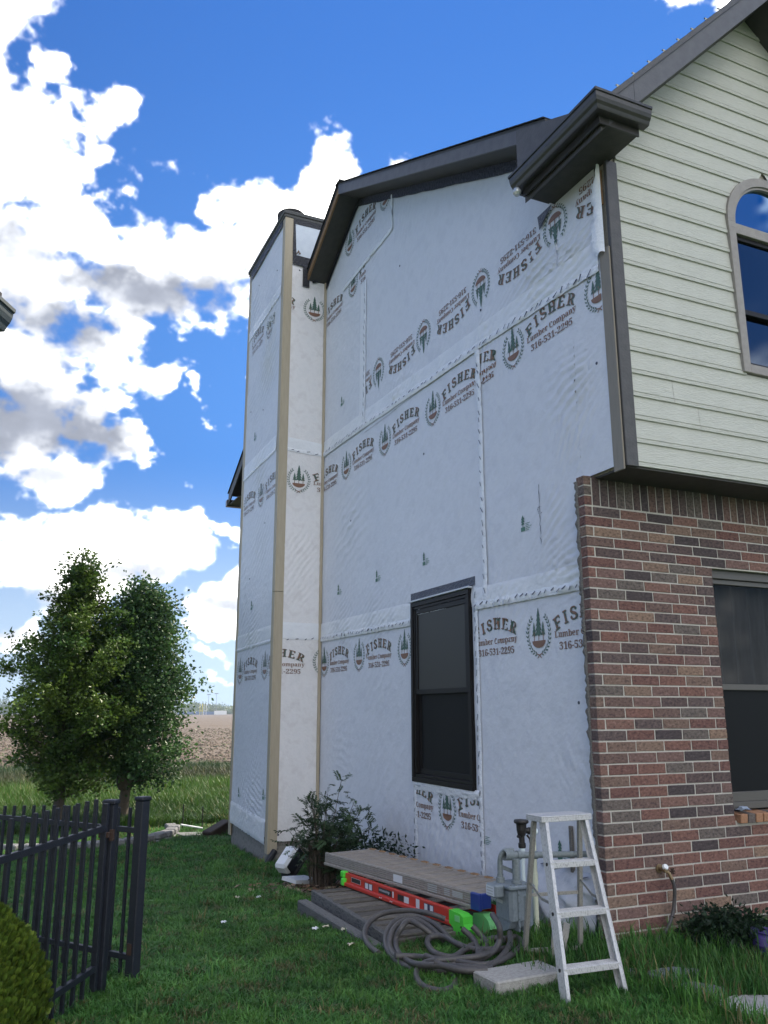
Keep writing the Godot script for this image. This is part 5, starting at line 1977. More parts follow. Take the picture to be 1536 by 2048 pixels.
# ---------------------------------------------------------------- fence and gate
func build_fence() -> void:
	var p2 := Vector3(.848, 0, -5.36)
	var a := deg_to_rad(-35.0)
	var d := Vector3(sin(a), 0, -cos(a))
	var side := Vector3(cos(a), 0, sin(a))
	var t := thing("picket_fence", p2, "long black metal picket fence running back left from its end post", "fence")
	var bs := Basis(side, Vector3.UP, -d)
	var bars := func(called: String, lo: Vector3, hi: Vector3, o: Vector3, basis: Basis, m: Material, parent: Node, ch := .002):
		var b := MB.new()
		b.x = Transform3D(basis, o)
		b.box(lo, hi, ch)
		return put(called, b, m, parent)
	bars.call("post", Vector3(-.031, -.3, -.031), Vector3(.031, .985, .031), p2, bs, M.fence_paint, t, .004)
	bars.call("post_cap", Vector3(-.038, .985, -.038), Vector3(.038, 1.008, .038), p2, bs, M.fence_paint, t, .006)
	for y in [.80, .115]:
		bars.call("rail", Vector3(-.014, y, -4.2), Vector3(.014, y + .03, -.031), p2, bs, M.fence_paint, t)
	var pm := MB.new()
	pm.box(Vector3(-.0085, .0, -.0085), Vector3(.0085, .90, .0085), .0015)
	var pmesh := pm.mesh()
	for k in 42:
		var o := p2 + d * (.10 + k * .098)
		place("picket", pmesh, M.fence_paint, t, Transform3D(bs, Vector3(o.x, hgt(o.x, o.z) + .045, o.z)))
	var rb: Node = bars.call("hinge_plate", Vector3(-.034, .15, -.02), Vector3(-.030, .21, .014), p2, bs, M.rust, t, 0.0)
	# gate leaf standing open towards the camera, hung on its own post
	var p1 := Vector3(.645, 0, -5.18)
	a = deg_to_rad(31.0)
	d = Vector3(-sin(a), 0, cos(a))
	side = Vector3.UP.cross(-d)
	bs = Basis(side, Vector3.UP, -d)
	var gp := thing("gate_post", p1, "black square gate post with flat cap next to the fence end", "fence post")
	bars.call("shaft", Vector3(-.031, -.3, -.031), Vector3(.031, .99, .031), p1, bs, M.fence_paint, gp, .004)
	bars.call("cap", Vector3(-.039, .99, -.039), Vector3(.039, 1.015, .039), p1, bs, M.fence_paint, gp, .006)
	var hp: Node = bars.call("hinge", Vector3(-.045, .80, -.045), Vector3(-.02, .86, -.025), p1, bs, M.rust, gp, .002)
	t = thing("gate", p1 + d * .06, "black metal picket gate swung open in front of the fence", "gate")
	for y in [.855, .145]:
		bars.call("rail", Vector3(-.014, y, -1.24), Vector3(.014, y + .032, -.066), p1, bs, M.fence_paint, t)
	bars.call("stile", Vector3(-.016, .05, -.082), Vector3(.016, 1.0, -.050), p1, bs, M.fence_paint, t)
	bars.call("stile", Vector3(-.016, .05, -1.256), Vector3(.016, 1.0, -1.241), p1, bs, M.fence_paint, t)
	pm = MB.new()
	pm.box(Vector3(-.0095, .0, -.0095), Vector3(.0095, .99, .0095), .0015)
	pmesh = pm.mesh()
	for k in 10:
		var o := p1 + d * (.195 + k * .106)
		place("picket", pmesh, M.fence_paint, t, Transform3D(bs, Vector3(o.x, .045, o.z)))
	bars.call("latch", Vector3(-.03, .82, -.075), Vector3(.03, .85, -.055), p1, bs, M.rust, t, .003)


const FLAGS := [[[3.50, -4.16], [3.60, -4.21], [3.76, -4.20], [3.86, -4.11], [3.80, -4.03], [3.66, -4.00], [3.55, -4.05]], [[3.52, -3.93], [3.66, -3.955], [3.72, -3.86], [3.74, -3.74], [3.62, -3.70], [3.52, -3.80]], [[3.50, -3.64], [3.70, -3.68], [3.95, -3.55], [3.98, -3.38], [3.70, -3.34], [3.52, -3.45]], [[3.44, -4.33], [3.52, -4.37], [3.60, -4.30], [3.56, -4.245], [3.46, -4.25]]]

# ---------------------------------------------------------------- things lying about
func smooth_path(p: Array, per := 7) -> PackedVector3Array:
	var c := Curve3D.new()
	var q := []
	for k in range(0, p.size(), 3):
		q.append(Vector3(p[k], p[k + 1], p[k + 2]))
	var out := PackedVector3Array()
	for k in q.size() - 1:
		var a: Vector3 = q[maxi(k - 1, 0)]
		var b: Vector3 = q[k]
		var e: Vector3 = q[k + 1]
		var f: Vector3 = q[mini(k + 2, q.size() - 1)]
		for j in per:
			out.append(b.cubic_interpolate(e, a, f, float(j) / per))
	out.append(q[-1])
	return out


func build_yard_things() -> void:
	step_ladder()
	platform_and_planks()
	meter()
	var t := thing("hose_coil", Vector3(2.6, 0, -5.0), "thick grey hose lying in tangled loops before the gas meter", "hose")
	var names_ := ["hose_loop"]
	for p in HOSE:
		var b := MB.new()
		b.tube(smooth_path(p), .0185, .0185, 9)
		put("hose_loop", b, M.hose, t)
	# tap on the bricks and the hose hanging from it
	var b := MB.new()
	var tap := Vector3(4.243, .45, ZB)
	b.lathe([Vector2(.03, .0), Vector2(.03, .006), Vector2(.014, .008), Vector2(.014, .05), Vector2(.019, .052), Vector2(.019, .075), Vector2(.0, .076)], tap, Vector3(0, 0, 1), 12)
	b.tube(PackedVector3Array([tap + Vector3(.004, .0, .06), tap + Vector3(.022, -.025, .072), tap + Vector3(.034, -.06, .08)]), .012, .013, 8)
	var tp := put("hose_tap", b, M.brass, house)
	b = MB.new()
	b.lathe([Vector2(.0, .022), Vector2(.018, .02), Vector2(.022, .008), Vector2(.02, .0)], tap + Vector3(.0, .012, .055), Vector3(0, .6, .8).normalized(), 12)
	put("tap_cap", b, M.white_thing, tp)
	b = MB.new()
	for k in 6:
		var a := TAU * k / 6
		b.beam(tap + Vector3(.052, -.01, .07), tap + Vector3(.052 + .022 * cos(a), -.01 + .022 * sin(a), .07), .008, .008)
	put("tap_wheel", b, M.rust, tp)
	t = thing("garden_hose", Vector3(4.0, 0, -4.7), "thin grey garden hose hanging from the brick wall tap to the grass", "hose")
	b = MB.new()
	b.tube(smooth_path([4.277, .39, -4.727, 4.292, .34, -4.725, 4.292, .26, -4.735, 4.27, .18, -4.735, 4.20, .10, -4.715, 4.09, .045, -4.69, 3.97, .02, -4.67, 3.90, .01, -4.66]), .0125, .0125, 9)
	put("hose_length", b, M.hose, t)
	# concrete block in front of the ladder
	t = thing("concrete_block", Vector3(2.8, 0, -4.38), "pale concrete block half sunk in grass left of the stepladder", "block")
	b = MB.new()
	b.x = Transform3D(Basis(Vector3.UP, .05), Vector3(2.80, 0, -4.37))
	b.box(Vector3(-.22, -.06, -.13), Vector3(.24, .085, .11), .008)
	put("block", b, M.concrete_block, t)
	# flagstones edging the bed at the right
	var flags := FLAGS
	var fl := ["dark slate flagstone nearest the stepladder, pointed shape", "dark slate flagstone in the middle of the edging row", "pale tan flagstone at the lower right edge", "small half buried flagstone behind the pointed slate one"]
	for k in 4:
		var poly := PackedVector2Array()
		for q in flags[k]:
			poly.append(Vector2(q[0], q[1]))
		b = MB.new()
		b.prism(poly, Vector3(0, -.03, 0), Vector3.RIGHT, Vector3(0, 0, 1), Vector3(0, .072 if k != 3 else .055, 0))
		tag(put("flagstone", b, M.slate if k != 2 else M.concrete_block), fl[k], "flagstone", "flagstones edging the bed")
	# purple pot
	t = thing("purple_pot", Vector3(4.62, 0, -4.33), "glossy purple pot at the right edge behind the dark plant", "flower pot")
	b = MB.new()
	b.lathe([Vector2(.06, .0), Vector2(.10, .05), Vector2(.115, .10), Vector2(.105, .145), Vector2(.085, .16), Vector2(.09, .172), Vector2(.075, .174), Vector2(.07, .15), Vector2(.0, .13)], Vector3(4.635, -.045, -4.33), Vector3(.05, 1, .1).normalized(), 24)
	put("bowl", b, M.purple, t)
	# rag on the window sill
	b = MB.new()
	var rows := []
	for i in 10:
		var row := PackedVector3Array()
		for j in 8:
			var u := i / 9.0
			var v := j / 7.0
			row.append(Vector3(5.02 + u * .10, .795 + .022 * sin(u * PI) * sin(v * PI) + .012 * fine.get_noise_2d(u * 4.0, v * 4.0), ZB + .03 - v * .07 + .01 * sin(u * 9.0)))
		rows.append(row)
	b.grid(rows)
	b.tube(PackedVector3Array([Vector3(5.015, .805, ZB + .035), Vector3(5.06, .808, ZB + .02), Vector3(5.10, .806, ZB + .01)]), .014, .010, 8)
	tag(put("crumpled_cloth", b, M.cloth_blue), "small crumpled blue grey cloth on the brick window sill", "cloth")
	# litter on the lawn
	var lit := [[2.23, -6.13, "white crumpled scrap left of two paler scraps near the kerb"], [2.33, -6.18, "tiny pale scrap between two larger scraps near the kerb"], [2.40, -5.99, "pale yellow torn scrap lying against the kerb"], [2.26, -5.52, "tan scrap in the grass near the kerb's near end"], [1.71, -6.70, "lone white scrap in the open lawn"], [2.16, -8.00, "tan wad in the grass left of the debris pile"], [2.33, -7.90, "flat white scrap beside the debris pile"], [2.42, -4.83, "pale sliver of wood beside the small hose loop"]]
	for k in lit.size():
		b = MB.new()
		var o := Vector3(lit[k][0], hgt(lit[k][0], lit[k][1]) + .045, lit[k][1])
		rows = []
		for i in 5:
			var row := PackedVector3Array()
			for j in 5:
				row.append(o + Vector3((i - 2) * .011, .014 * fine.get_noise_2d(i * .9 + k * 5.0, j * .9) + .006 * (i % 2), (j - 2) * .010))
			rows.append(row)
		b.grid(rows, false, true)
		tag(put("scrap", b, M.white_thing if k in [0, 4, 6] else M.scrap_tan), lit[k][2], "scrap", "scraps lying on the lawn")
	chimney_corner()
	far_yard()


func step_ladder() -> void:
	var t := thing("stepladder", Vector3(3.15, 0, -4.4), "weathered aluminium stepladder standing open in front of the brick corner", "stepladder")
	var fl := Vector3(2.848, -.01, -4.01)
	var fr := Vector3(3.232, -.01, -3.99)
	var tl := Vector3(2.985, .885, -4.345)
	var tr := Vector3(3.290, .880, -4.345)
	var rl := Vector3(3.120, -.015, -4.80)
	var rr := Vector3(3.485, -.02, -4.72)
	var rtl := Vector3(2.985, .86, -4.43)
	var rtr := Vector3(3.325, .855, -4.44)
	for q in [[fl, tl, 1.0], [fr, tr, -1.0]]:
		var b := MB.new()
		var d: Vector3 = (q[1] - q[0]).normalized()
		var fwd := Vector3(0, 0, 1) - d * d.z
		b.beam(q[0], q[1], .004, .062, fwd.normalized())
		b.beam(q[0] + fwd * .029 + Vector3(q[2] * .011, 0, 0), q[1] + fwd * .029 + Vector3(q[2] * .011, 0, 0), .022, .004, fwd.normalized(), .001)
		b.beam(q[0] - fwd * .029 + Vector3(q[2] * .011, 0, 0), q[1] - fwd * .029 + Vector3(q[2] * .011, 0, 0), .022, .004, fwd.normalized(), .001)
		put("front_rail", b, M.old_alu, t)
	for y in [.165, .42, .66]:
		var f: float = (y + .01) / .895
		var a := fl.lerp(tl, f)
		var c := fr.lerp(tr, f)
		var b := MB.new()
		b.beam(a + Vector3(.003, 0, -.005), c + Vector3(-.003, 0, -.005), .075, .005, Vector3.UP, .001)
		b.beam(a + Vector3(.003, -.014, .032), c + Vector3(-.003, -.014, .032), .005, .030, Vector3.UP, .001)
		b.beam(a + Vector3(.003, -.012, -.042), c + Vector3(-.003, -.012, -.042), .005, .026, Vector3.UP, .001)
		for k in 5:
			b.beam(a + Vector3(.004, .0035, -.03 + k * .012), c + Vector3(-.004, .0035, -.03 + k * .012), .003, .002)
		var tread := put("tread", b, M.old_alu, t)
		b = MB.new()
		for e in [a, c]:
			var s := -1.0 if e == a else 1.0
			b.lathe([Vector2(.011, .0), Vector2(.010, .004), Vector2(.0, .005)], e + Vector3(s * .002, -.012, .0), Vector3(s, 0, 0), 8)
		put("rivet", b, M.dark_plastic, tread)
	var b := MB.new()
	b.box(Vector3(2.955, .892, -4.47), Vector3(3.315, .902, -4.305), .003)
	b.box(Vector3(2.955, .868, -4.312), Vector3(3.315, .892, -4.305), .002)
	b.box(Vector3(2.955, .868, -4.47), Vector3(2.962, .892, -4.312), .002)
	b.box(Vector3(3.308, .868, -4.47), Vector3(3.315, .892, -4.312), .002)
	put("top_cap", b, M.old_alu, t)
	for q in [[rl, rtl], [rr, rtr]]:
		b = MB.new()
		b.beam(q[0], q[1], .030, .022, Vector3(0, 0, 1), .002)
		put("rear_rail", b, M.rear_alu, t)
	b = MB.new()
	b.beam(rl.lerp(rtl, .09), rr.lerp(rtr, .09), .012, .026, Vector3.UP, .002)
	put("rear_bar", b, M.rear_alu, t)
	b = MB.new()
	b.beam(rl.lerp(rtl, .49), rr.lerp(rtr, .49), .010, .020, Vector3.UP, .002)
	put("rear_bar", b, M.rear_alu, t)
	for q in [[fl, tl, rl, rtl], [fr, tr, rr, rtr]]:
		b = MB.new()
		var m: Vector3 = q[0].lerp(q[1], .52)
		var e: Vector3 = q[2].lerp(q[3], .58)
		b.beam(m, m.lerp(e, .5) + Vector3(0, -.03, 0), .004, .016, Vector3.UP)
		b.beam(m.lerp(e, .5) + Vector3(.004, -.03, 0), e, .004, .016, Vector3.UP)
		put("spreader", b, M.rear_alu, t)
	b = MB.new()
	b.beam(Vector3(3.20, .02, -4.62), Vector3(3.235, .36, -4.60), .022, .016, Vector3(0, 0, 1), .002)
	put("brace", b, M.rear_alu, t)
	b = MB.new()
	b.beam(Vector3(3.33, .0, -4.70), Vector3(3.41, .20, -4.74), .05, .012, Vector3(0, 0, 1), .004)
	put("brace", b, M.rear_alu, t)


func platform_and_planks() -> void:
	# kerb
	var t := thing("concrete_kerb", Vector3(2.42, -.1, -6.2), "grey concrete kerb along the lawn beside the low wooden platform", "kerb")
	var b := MB.new()
	b.beam(Vector3(2.435, -.085, -5.36), Vector3(2.452, -.105, -7.06), .085, .19, Vector3.UP, .008)
	put("kerb", b, M.weathered_kerb, t)
	# low slatted platform
	t = thing("wooden_platform", Vector3(3.0, -.06, -6.3), "low weathered wooden platform with cross slats under the red ladder", "platform")
	b = MB.new()
	b.beam(Vector3(2.525, -.015, -5.47), Vector3(2.565, -.02, -7.10), .045, .135, Vector3.UP, .004)
	put("side_board", b, M.weathered_rail, t)
	b = MB.new()
	b.beam(Vector3(3.60, -.015, -5.55), Vector3(3.62, -.02, -7.10), .045, .135, Vector3.UP, .004)
	put("side_board", b, M.weathered_rail, t)
	var r := RandomNumberGenerator.new()
	r.seed = 12
	for k in 11:
		var z := -7.03 + k * .148
		b = MB.new()
		var dz := r.randf_range(-.006, .006)
		b.beam(Vector3(2.55, .036 + r.randf_range(-.004, .004), z + dz), Vector3(3.60, .036 + r.randf_range(-.004, .004), z - dz),   .112 + r.randf_range(-.018, .008), .026, Vector3.UP, .004)
		put("slat", b, M.weathered if r.randf() < .55 else M.weathered_dark, t)
	for k in 2:
		b = MB.new()
		b.beam(Vector3(2.50, .006 - .062 * k, -5.445 + .006 * k), Vector3(3.50, .006 - .062 * k, -5.50 + .006 * k), .03, .058, Vector3.UP, .004)
		put("end_board", b, M.weathered, t)
	# red fibreglass ladder lying on its side
	t = thing("red_ladder", Vector3(2.95, .06, -6.4), "red fibreglass ladder with lime green feet lying under the plank", "ladder")
	var a := Vector3(2.860, .055, -7.15)
	var e := Vector3(3.030, .055, -5.52)
	var d := (e - a).normalized()
	var n := Vector3(d.z, 0, -d.x).normalized()   # towards the lawn
	if n.x > 0:
		n = -n
	b = MB.new()
	b.beam(a + Vector3(0, .060, 0), e + Vector3(0, .060, 0), .012, .070, Vector3.UP, .003)
	b.beam(a + Vector3(0, .096, 0) - n * .012, e + Vector3(0, .096, 0) - n * .012, .035, .008, Vector3.UP, .002)
	put("side_rail", b, M.red_fiberglass, t)
	b = MB.new()
	b.beam(a + Vector3(0, .016, 0) + n * .012, e + Vector3(0, .016, 0) + n * .012, .034, .028, Vector3.UP, .004)
	put("lower_rail", b, M.red_fiberglass, t)
	b = MB.new()
	b.beam(a - n * .36 + Vector3(0, .05, 0), e - n * .36 + Vector3(0, .05, 0), .012, .09, Vector3.UP, .003)
	put("side_rail", b, M.red_fiberglass, t)
	for k in 5:
		b = MB.new()
		var o := a.lerp(e, .12 + k * .19) + Vector3(0, .06, 0)
		b.beam(o - n * .01, o - n * .35, .07, .02, Vector3.UP, .003)
		put("rung", b, M.old_alu, t)
	# labels on the rail
	var face := func(f0: float, f1: float, y0: float, y1: float, m: Material, called: String, lift := .0075):
		var q := MB.new()
		var p0 := a.lerp(e, f0) + n * lift
		var p1 := a.lerp(e, f1) + n * lift
		q.quad(p0 + Vector3(0, y0, 0), p1 + Vector3(0, y0, 0), p1 + Vector3(0, y1, 0), p0 + Vector3(0, y1, 0))
		return put(called, q, m, t)
	for q in [[.085, .185, .045, .083, "label_white"], [.088, .182, .0475, .0805, "label_black"], [.232, .262, .036, .078, "label_white"], [.272, .300, .036, .078, "label_white"], [.225, .306, .033, .081, "label_navy"], [.365, .490, .040, .082, "label_black"], [.497, .510, .040, .084, "label_white"], [.545, .600, .036, .080, "label_black"], [.602, .645, .036, .080, "label_white"], [.705, .735, .030, .092, "label_white"], [.775, .800, .038, .080, "label_white"], [.820, .845, .038, .080, "label_white"], [.770, .850, .034, .084, "label_navy"]]:
		face.call(q[0], q[1], q[2], q[3], M[q[4]], "label", .0070 if q[4] == "label_navy" or (q[0] == .085) else .0078)
	b = MB.new()
	var tri := text_tris("crossstep", .1)
	var ex := extent(tri)
	for q in tri:
		var w := []
		for j in 3:
			var z: Vector2 = (q[j] - ex.position) / ex.size
			w.append(a.lerp(e, lerpf(.374, .470, z.x)) + n * .0086 + Vector3(0, lerpf(.050, .074, z.y), 0))
		b.tri(w[0], w[1], w[2])
	put("lettering", b, M.label_white, t)
	for f in [.40, .415, .50, .515]:
		b = MB.new()
		b.lathe([Vector2(.005, 0), Vector2(.004, .003), Vector2(.0, .0035)], a.lerp(e, f) + n * .029 + Vector3(0, .016, 0), n, 8)
		put("rivet", b, M.label_white, t)
	# lime feet: stepped caps at the far end, big swivel feet at the near end
	b = MB.new()
	b.beam(a - d * .035 + Vector3(0, .085, 0), a + d * .03 + Vector3(0, .085, 0), .05, .05, Vector3.UP, .008)
	b.beam(a - d * .0 + Vector3(0, .030, 0) + n * .014, a + d * .05 + Vector3(0, .030, 0) + n * .014, .05, .060, Vector3.UP, .008)
	put("end_cap", b, M.lime, t)
	b = MB.new()
	b.x = Transform3D(Basis(Vector3.UP.cross(d), Vector3.UP, d), e)
	b.prism(PackedVector2Array([Vector2(.00, .105), Vector2(.13, .100), Vector2(.165, .085), Vector2(.17, .04), Vector2(.20, .01), Vector2(.185, -.03), Vector2(.12, -.055), Vector2(.06, -.05), Vector2(.045, .0), Vector2(.0, .02)]), Vector3(-.03, 0, -.02), Vector3(0, 0, 1), Vector3.UP, Vector3(.075, 0, 0))
	b.box(Vector3(.046, -.03, .05), Vector3(.06, .085, .14), .005)
	var foot := put("foot", b, M.lime, t)
	b = MB.new()
	b.x = Transform3D(Basis(Vector3.UP.cross(d), Vector3.UP, d), e)
	b.box(Vector3(-.033, .045, .05), Vector3(-.0305, .085, .11), .001)
	put("foot_pad", b, M.lime_pale, foot)
	b = MB.new()
	for q in [[.125, .02], [.095, -.02], [.150, -.01]]:
		b.lathe([Vector2(.008, 0), Vector2(.007, .004), Vector2(.0, .0045)], e + d * q[0] + n * .030 + Vector3(0, q[1], 0), n, 10)
	put("bolt", b, M.dark_plastic, foot)
	b = MB.new()
	b.x = Transform3D(Basis(Vector3.UP.cross(d), Vector3.UP, d), e - n * .20 + d * .02)
	b.prism(PackedVector2Array([Vector2(.0, .07), Vector2(.10, .085), Vector2(.17, .05), Vector2(.19, .0), Vector2(.12, -.04), Vector2(.03, -.03), Vector2(-.02, .02)]), Vector3(-.05, 0, 0), Vector3(0, 0, 1), Vector3.UP, Vector3(.10, 0, 0))
	put("foot", b, M.lime_pale, t)
	# long slatted walk plank on top
	t = thing("walk_plank", Vector3(3.1, .155, -6.4), "long slatted walk plank with fluted side rails and blue end, on the red ladder", "plank")
	a = Vector3(2.840, .155, -7.56)
	e = Vector3(3.150, .170, -5.40)
	d = (e - a).normalized()
	n = Vector3(-d.z, 0, d.x).normalized()
	if n.x < 0:
		n = -n     # towards the wall
	for s in 2:
		var o := n * (.45 * s)
		b = MB.new()
		b.beam(a + o + Vector3(0, .012, 0), e + o + Vector3(0, .012, 0), .040, .024, Vector3.UP, .004)
		b.beam(a + o + Vector3(0, .0645, 0) + n * .006, e + o + Vector3(0, .0645, 0) + n * .006, .024, .079, Vector3.UP, .002)
		for k in 5:
			b.beam(a + o + Vector3(0, .036 + k * .0145, 0) - n * .006, e + o + Vector3(0, .036 + k * .0145, 0) - n * .006, .008, .009, Vector3.UP, .003)
		put("side_rail", b, M.plank_rail, t)
	for k in 13:
		var o := a.lerp(e, (k + .5) / 13.0) + Vector3(0, .092, 0)
		b = MB.new()
		b.beam(o + n * .018, o + n * .440, .140, .014, Vector3.UP, .003)
		b.beam(o + n * .018 + d * .025 + Vector3(0, .007, 0), o + n * .440 + d * .025 + Vector3(0, .007, 0), .02, .006, Vector3.UP, .002)
		var sl := put("slat", b, M.slat, t)
		b = MB.new()
		var c := o + n * .452 + Vector3(0, .006, 0)
		b.beam(c - d * .045, c + d * .035, .04, .022, Vector3.UP, .006)
		put("clip", b, M.raw_wood, sl)
	for q in [[.52, .58, .03, .085, "label_white"], [.735, .79, .035, .092, "label_grey"], [.83, .86, .04, .09, "label_grey"], [.875, .93, .045, .085, "label_grey"]]:
		b = MB.new()
		var p0: Vector3 = a.lerp(e, q[0]) - n * .0116
		var p1: Vector3 = a.lerp(e, q[1]) - n * .0116
		if q[4] == "label_white":
			b.quad(p0 + Vector3(0, q[2], 0), p1 + Vector3(0, q[2], 0), p1 + Vector3(0, q[3], 0), p0 + Vector3(0, q[3], 0))
		else:
			for k in 4:
				var y0: float = lerpf(q[2], q[3], k / 4.0)
				b.quad(p0 + Vector3(0, y0, 0), p1 + Vector3(0, y0, 0), p1 + Vector3(0, y0 + .008, 0), p0 + Vector3(0, y0 + .008, 0))
		put("label", b, M[q[4]], t)
	b = MB.new()
	b.beam(e - n * .012 + Vector3(0, .054, 0) - d * .05, e - n * .012 + Vector3(0, .054, 0) + d * .05, .03, .112, Vector3.UP, .006)
	b.beam(e + n * .005 + Vector3(0, .052, 0) + d * .015, e + n * .10 + Vector3(0, .052, 0) + d * .015, .03, .100, Vector3.UP, .006)
	put("end_cap", b, M.blue_plastic, t)


func meter() -> void:
	var t := thing("gas_meter", Vector3(3.2, 0, -5.0), "grey gas meter with pipes standing between the blue ended plank and stepladder", "gas meter")
	var b := MB.new()
	# case: a body with a bolted seam and a tapering belly
	b.box(Vector3(3.115, .175, -5.12), Vector3(3.275, .385, -4.925), .02)
	b.prism(PackedVector2Array([Vector2(-5.11, .19), Vector2(-4.935, .19), Vector2(-4.96, .145), Vector2(-5.03, .118), Vector2(-5.09, .145)]), Vector3(3.118, 0, 0), Vector3(0, 0, 1), Vector3.UP, Vector3(.10, 0, 0))
	b.box(Vector3(3.19, .125, -5.10), Vector3(3.30, .375, -4.915), .035)
	put("case", b, M.meter_grey, t)
	b = MB.new()
	b.box(Vector3(3.105, .378, -5.13), Vector3(3.30, .405, -4.91), .008)
	b.box(Vector3(3.168, .13, -5.125), Vector3(3.182, .38, -4.918), .003)
	put("flange", b, M.meter_grey, t)
	b = MB.new()
	for k in 5:
		b.lathe([Vector2(.006, .0), Vector2(.006, .006), Vector2(.0, .007)], Vector3(3.175, .16 + k * .048, -4.917), Vector3(0, 0, 1), 6)
		b.lathe([Vector2(.007, .0), Vector2(.007, .008), Vector2(.0, .009)], Vector3(3.125 + k * .038, .405, -4.925), Vector3.UP, 6)
	put("bolts", b, M.pipe_grey, t)
	b = MB.new()
	b.box(Vector3(3.040, .325, -5.105), Vector3(3.112, .405, -4.985), .010)
	var dial := put("index_box", b, M.meter_grey, t)
	b = MB.new()
	b.quad(Vector3(3.0385, .335, -5.095), Vector3(3.0385, .335, -4.995), Vector3(3.0385, .395, -4.995), Vector3(3.0385, .395, -5.095))
	put("index_face", b, M.label_white, dial)
	b = MB.new()
	for k in 3:
		b.quad(Vector3(3.0375, .345 + k * .017, -5.085), Vector3(3.0375, .345 + k * .017, -5.01), Vector3(3.0375, .351 + k * .017, -5.01), Vector3(3.0375, .351 + k * .017, -5.085))
	put("index_marks", b, M.label_grey, dial)
	b = MB.new()
	b.box(Vector3(3.113, .285, -5.09), Vector3(3.1165, .305, -5.02))
	put("name_plate", b, M.label_grey, t)
	# inlet and outlet pipes
	b = MB.new()
	b.lathe([Vector2(.028, .0), Vector2(.028, .03), Vector2(.02, .034), Vector2(.02, .05)], Vector3(3.135, .405, -5.07), Vector3.UP, 12)
	b.tube(smooth_path([3.135, .43, -5.07, 3.135, .52, -5.07, 3.137, .565, -5.06, 3.155, .595, -5.05, 3.19, .60, -5.04, 3.22, .598, -5.03]), .0175, .0175, 10)
	b.beam(Vector3(3.14, .50, -5.065), Vector3(3.225, .465, -5.03), .012, .025, Vector3.UP, .003)
	put("inlet_pipe", b, M.pipe_grey, t)
	b = MB.new()
	b.lathe([Vector2(.034, .0), Vector2(.034, .018), Vector2(.026, .02), Vector2(.026, .15), Vector2(.0, .151)], Vector3(3.205, .405, -4.985), Vector3.UP, 14)
	b.lathe([Vector2(.028, -.03), Vector2(.032, -.03), Vector2(.032, .035), Vector2(.024, .036), Vector2(.024, .07), Vector2(.029, .071), Vector2(.029, .10), Vector2(.021, .101), Vector2(.021, .20), Vector2(.026, .201), Vector2(.026, .24), Vector2(.020, .241), Vector2(.020, .72)], Vector3(3.165, .575, -5.02), Vector3(1, -.06, -.05).normalized(), 14)
	put("outlet_pipe", b, M.pipe_grey, t)
	b = MB.new()
	b.lathe([Vector2(.020, .0), Vector2(.020, .17), Vector2(.026, .171), Vector2(.026, .20), Vector2(.0, .201)], Vector3(3.88, .42, -5.36), Vector3(-.9, .0, .3).normalized(), 12)
	put("wall_stub", b, M.pipe_grey, t)
	# sprinkler backflow breaker on its two plastic pipes
	t = thing("backflow_valve", Vector3(3.40, -.05, -5.18), "brown backflow valve with round cap on a pale plastic riser behind the meter", "valve")
	b = MB.new()
	b.lathe([Vector2(.016, -.05), Vector2(.016, .53), Vector2(.020, .531), Vector2(.020, .60), Vector2(.0, .601)], Vector3(3.385, 0, -5.18), Vector3.UP, 12)
	put("riser", b, M.pvc_white, t)
	b = MB.new()
	b.lathe([Vector2(.019, -.05), Vector2(.019, .34), Vector2(.0225, .341), Vector2(.0225, .42), Vector2(.019, .421), Vector2(.019, .66), Vector2(.0, .661)], Vector3(3.478, 0, -5.18), Vector3.UP, 12)
	put("drop_pipe", b, M.pvc, t)
	b = MB.new()
	var o := Vector3(3.385, 0, -5.18)
	b.lathe([Vector2(.022, .585), Vector2(.026, .59), Vector2(.026, .615), Vector2(.020, .62), Vector2(.020, .66), Vector2(.028, .67), Vector2(.034, .70), Vector2(.036, .735), Vector2(.038, .745)], o, Vector3.UP, 16)
	b.lathe([Vector2(.018, .02), Vector2(.020, .055), Vector2(.024, .056), Vector2(.024, .075), Vector2(.0, .076)], o + Vector3(0, .70, 0), Vector3(1, -.12, 0).normalized(), 12)
	b.tube(PackedVector3Array([o + Vector3(.03, .67, .02), o + Vector3(.045, .645, .03), o + Vector3(.05, .60, .03)]), .008, .006, 7)
	b.tube(PackedVector3Array([o + Vector3(-.02, .655, .01), o + Vector3(-.045, .665, .02)]), .008, .010, 7)
	put("valve_body", b, M.dark_plastic, t)
	b = MB.new()
	b.lathe([Vector2(.034, .74), Vector2(.050, .748), Vector2(.052, .757), Vector2(.048, .768), Vector2(.0, .773)], o, Vector3.UP, 20)
	put("cap", b, M.dark_plastic, t)
	b = MB.new()
	b.lathe([Vector2(.021, .0), Vector2(.021, .05), Vector2(.0, .051)], o + Vector3(.072, .690, 0), Vector3(1, -.12, 0).normalized(), 12)
	put("union", b, M.pvc_white, t)


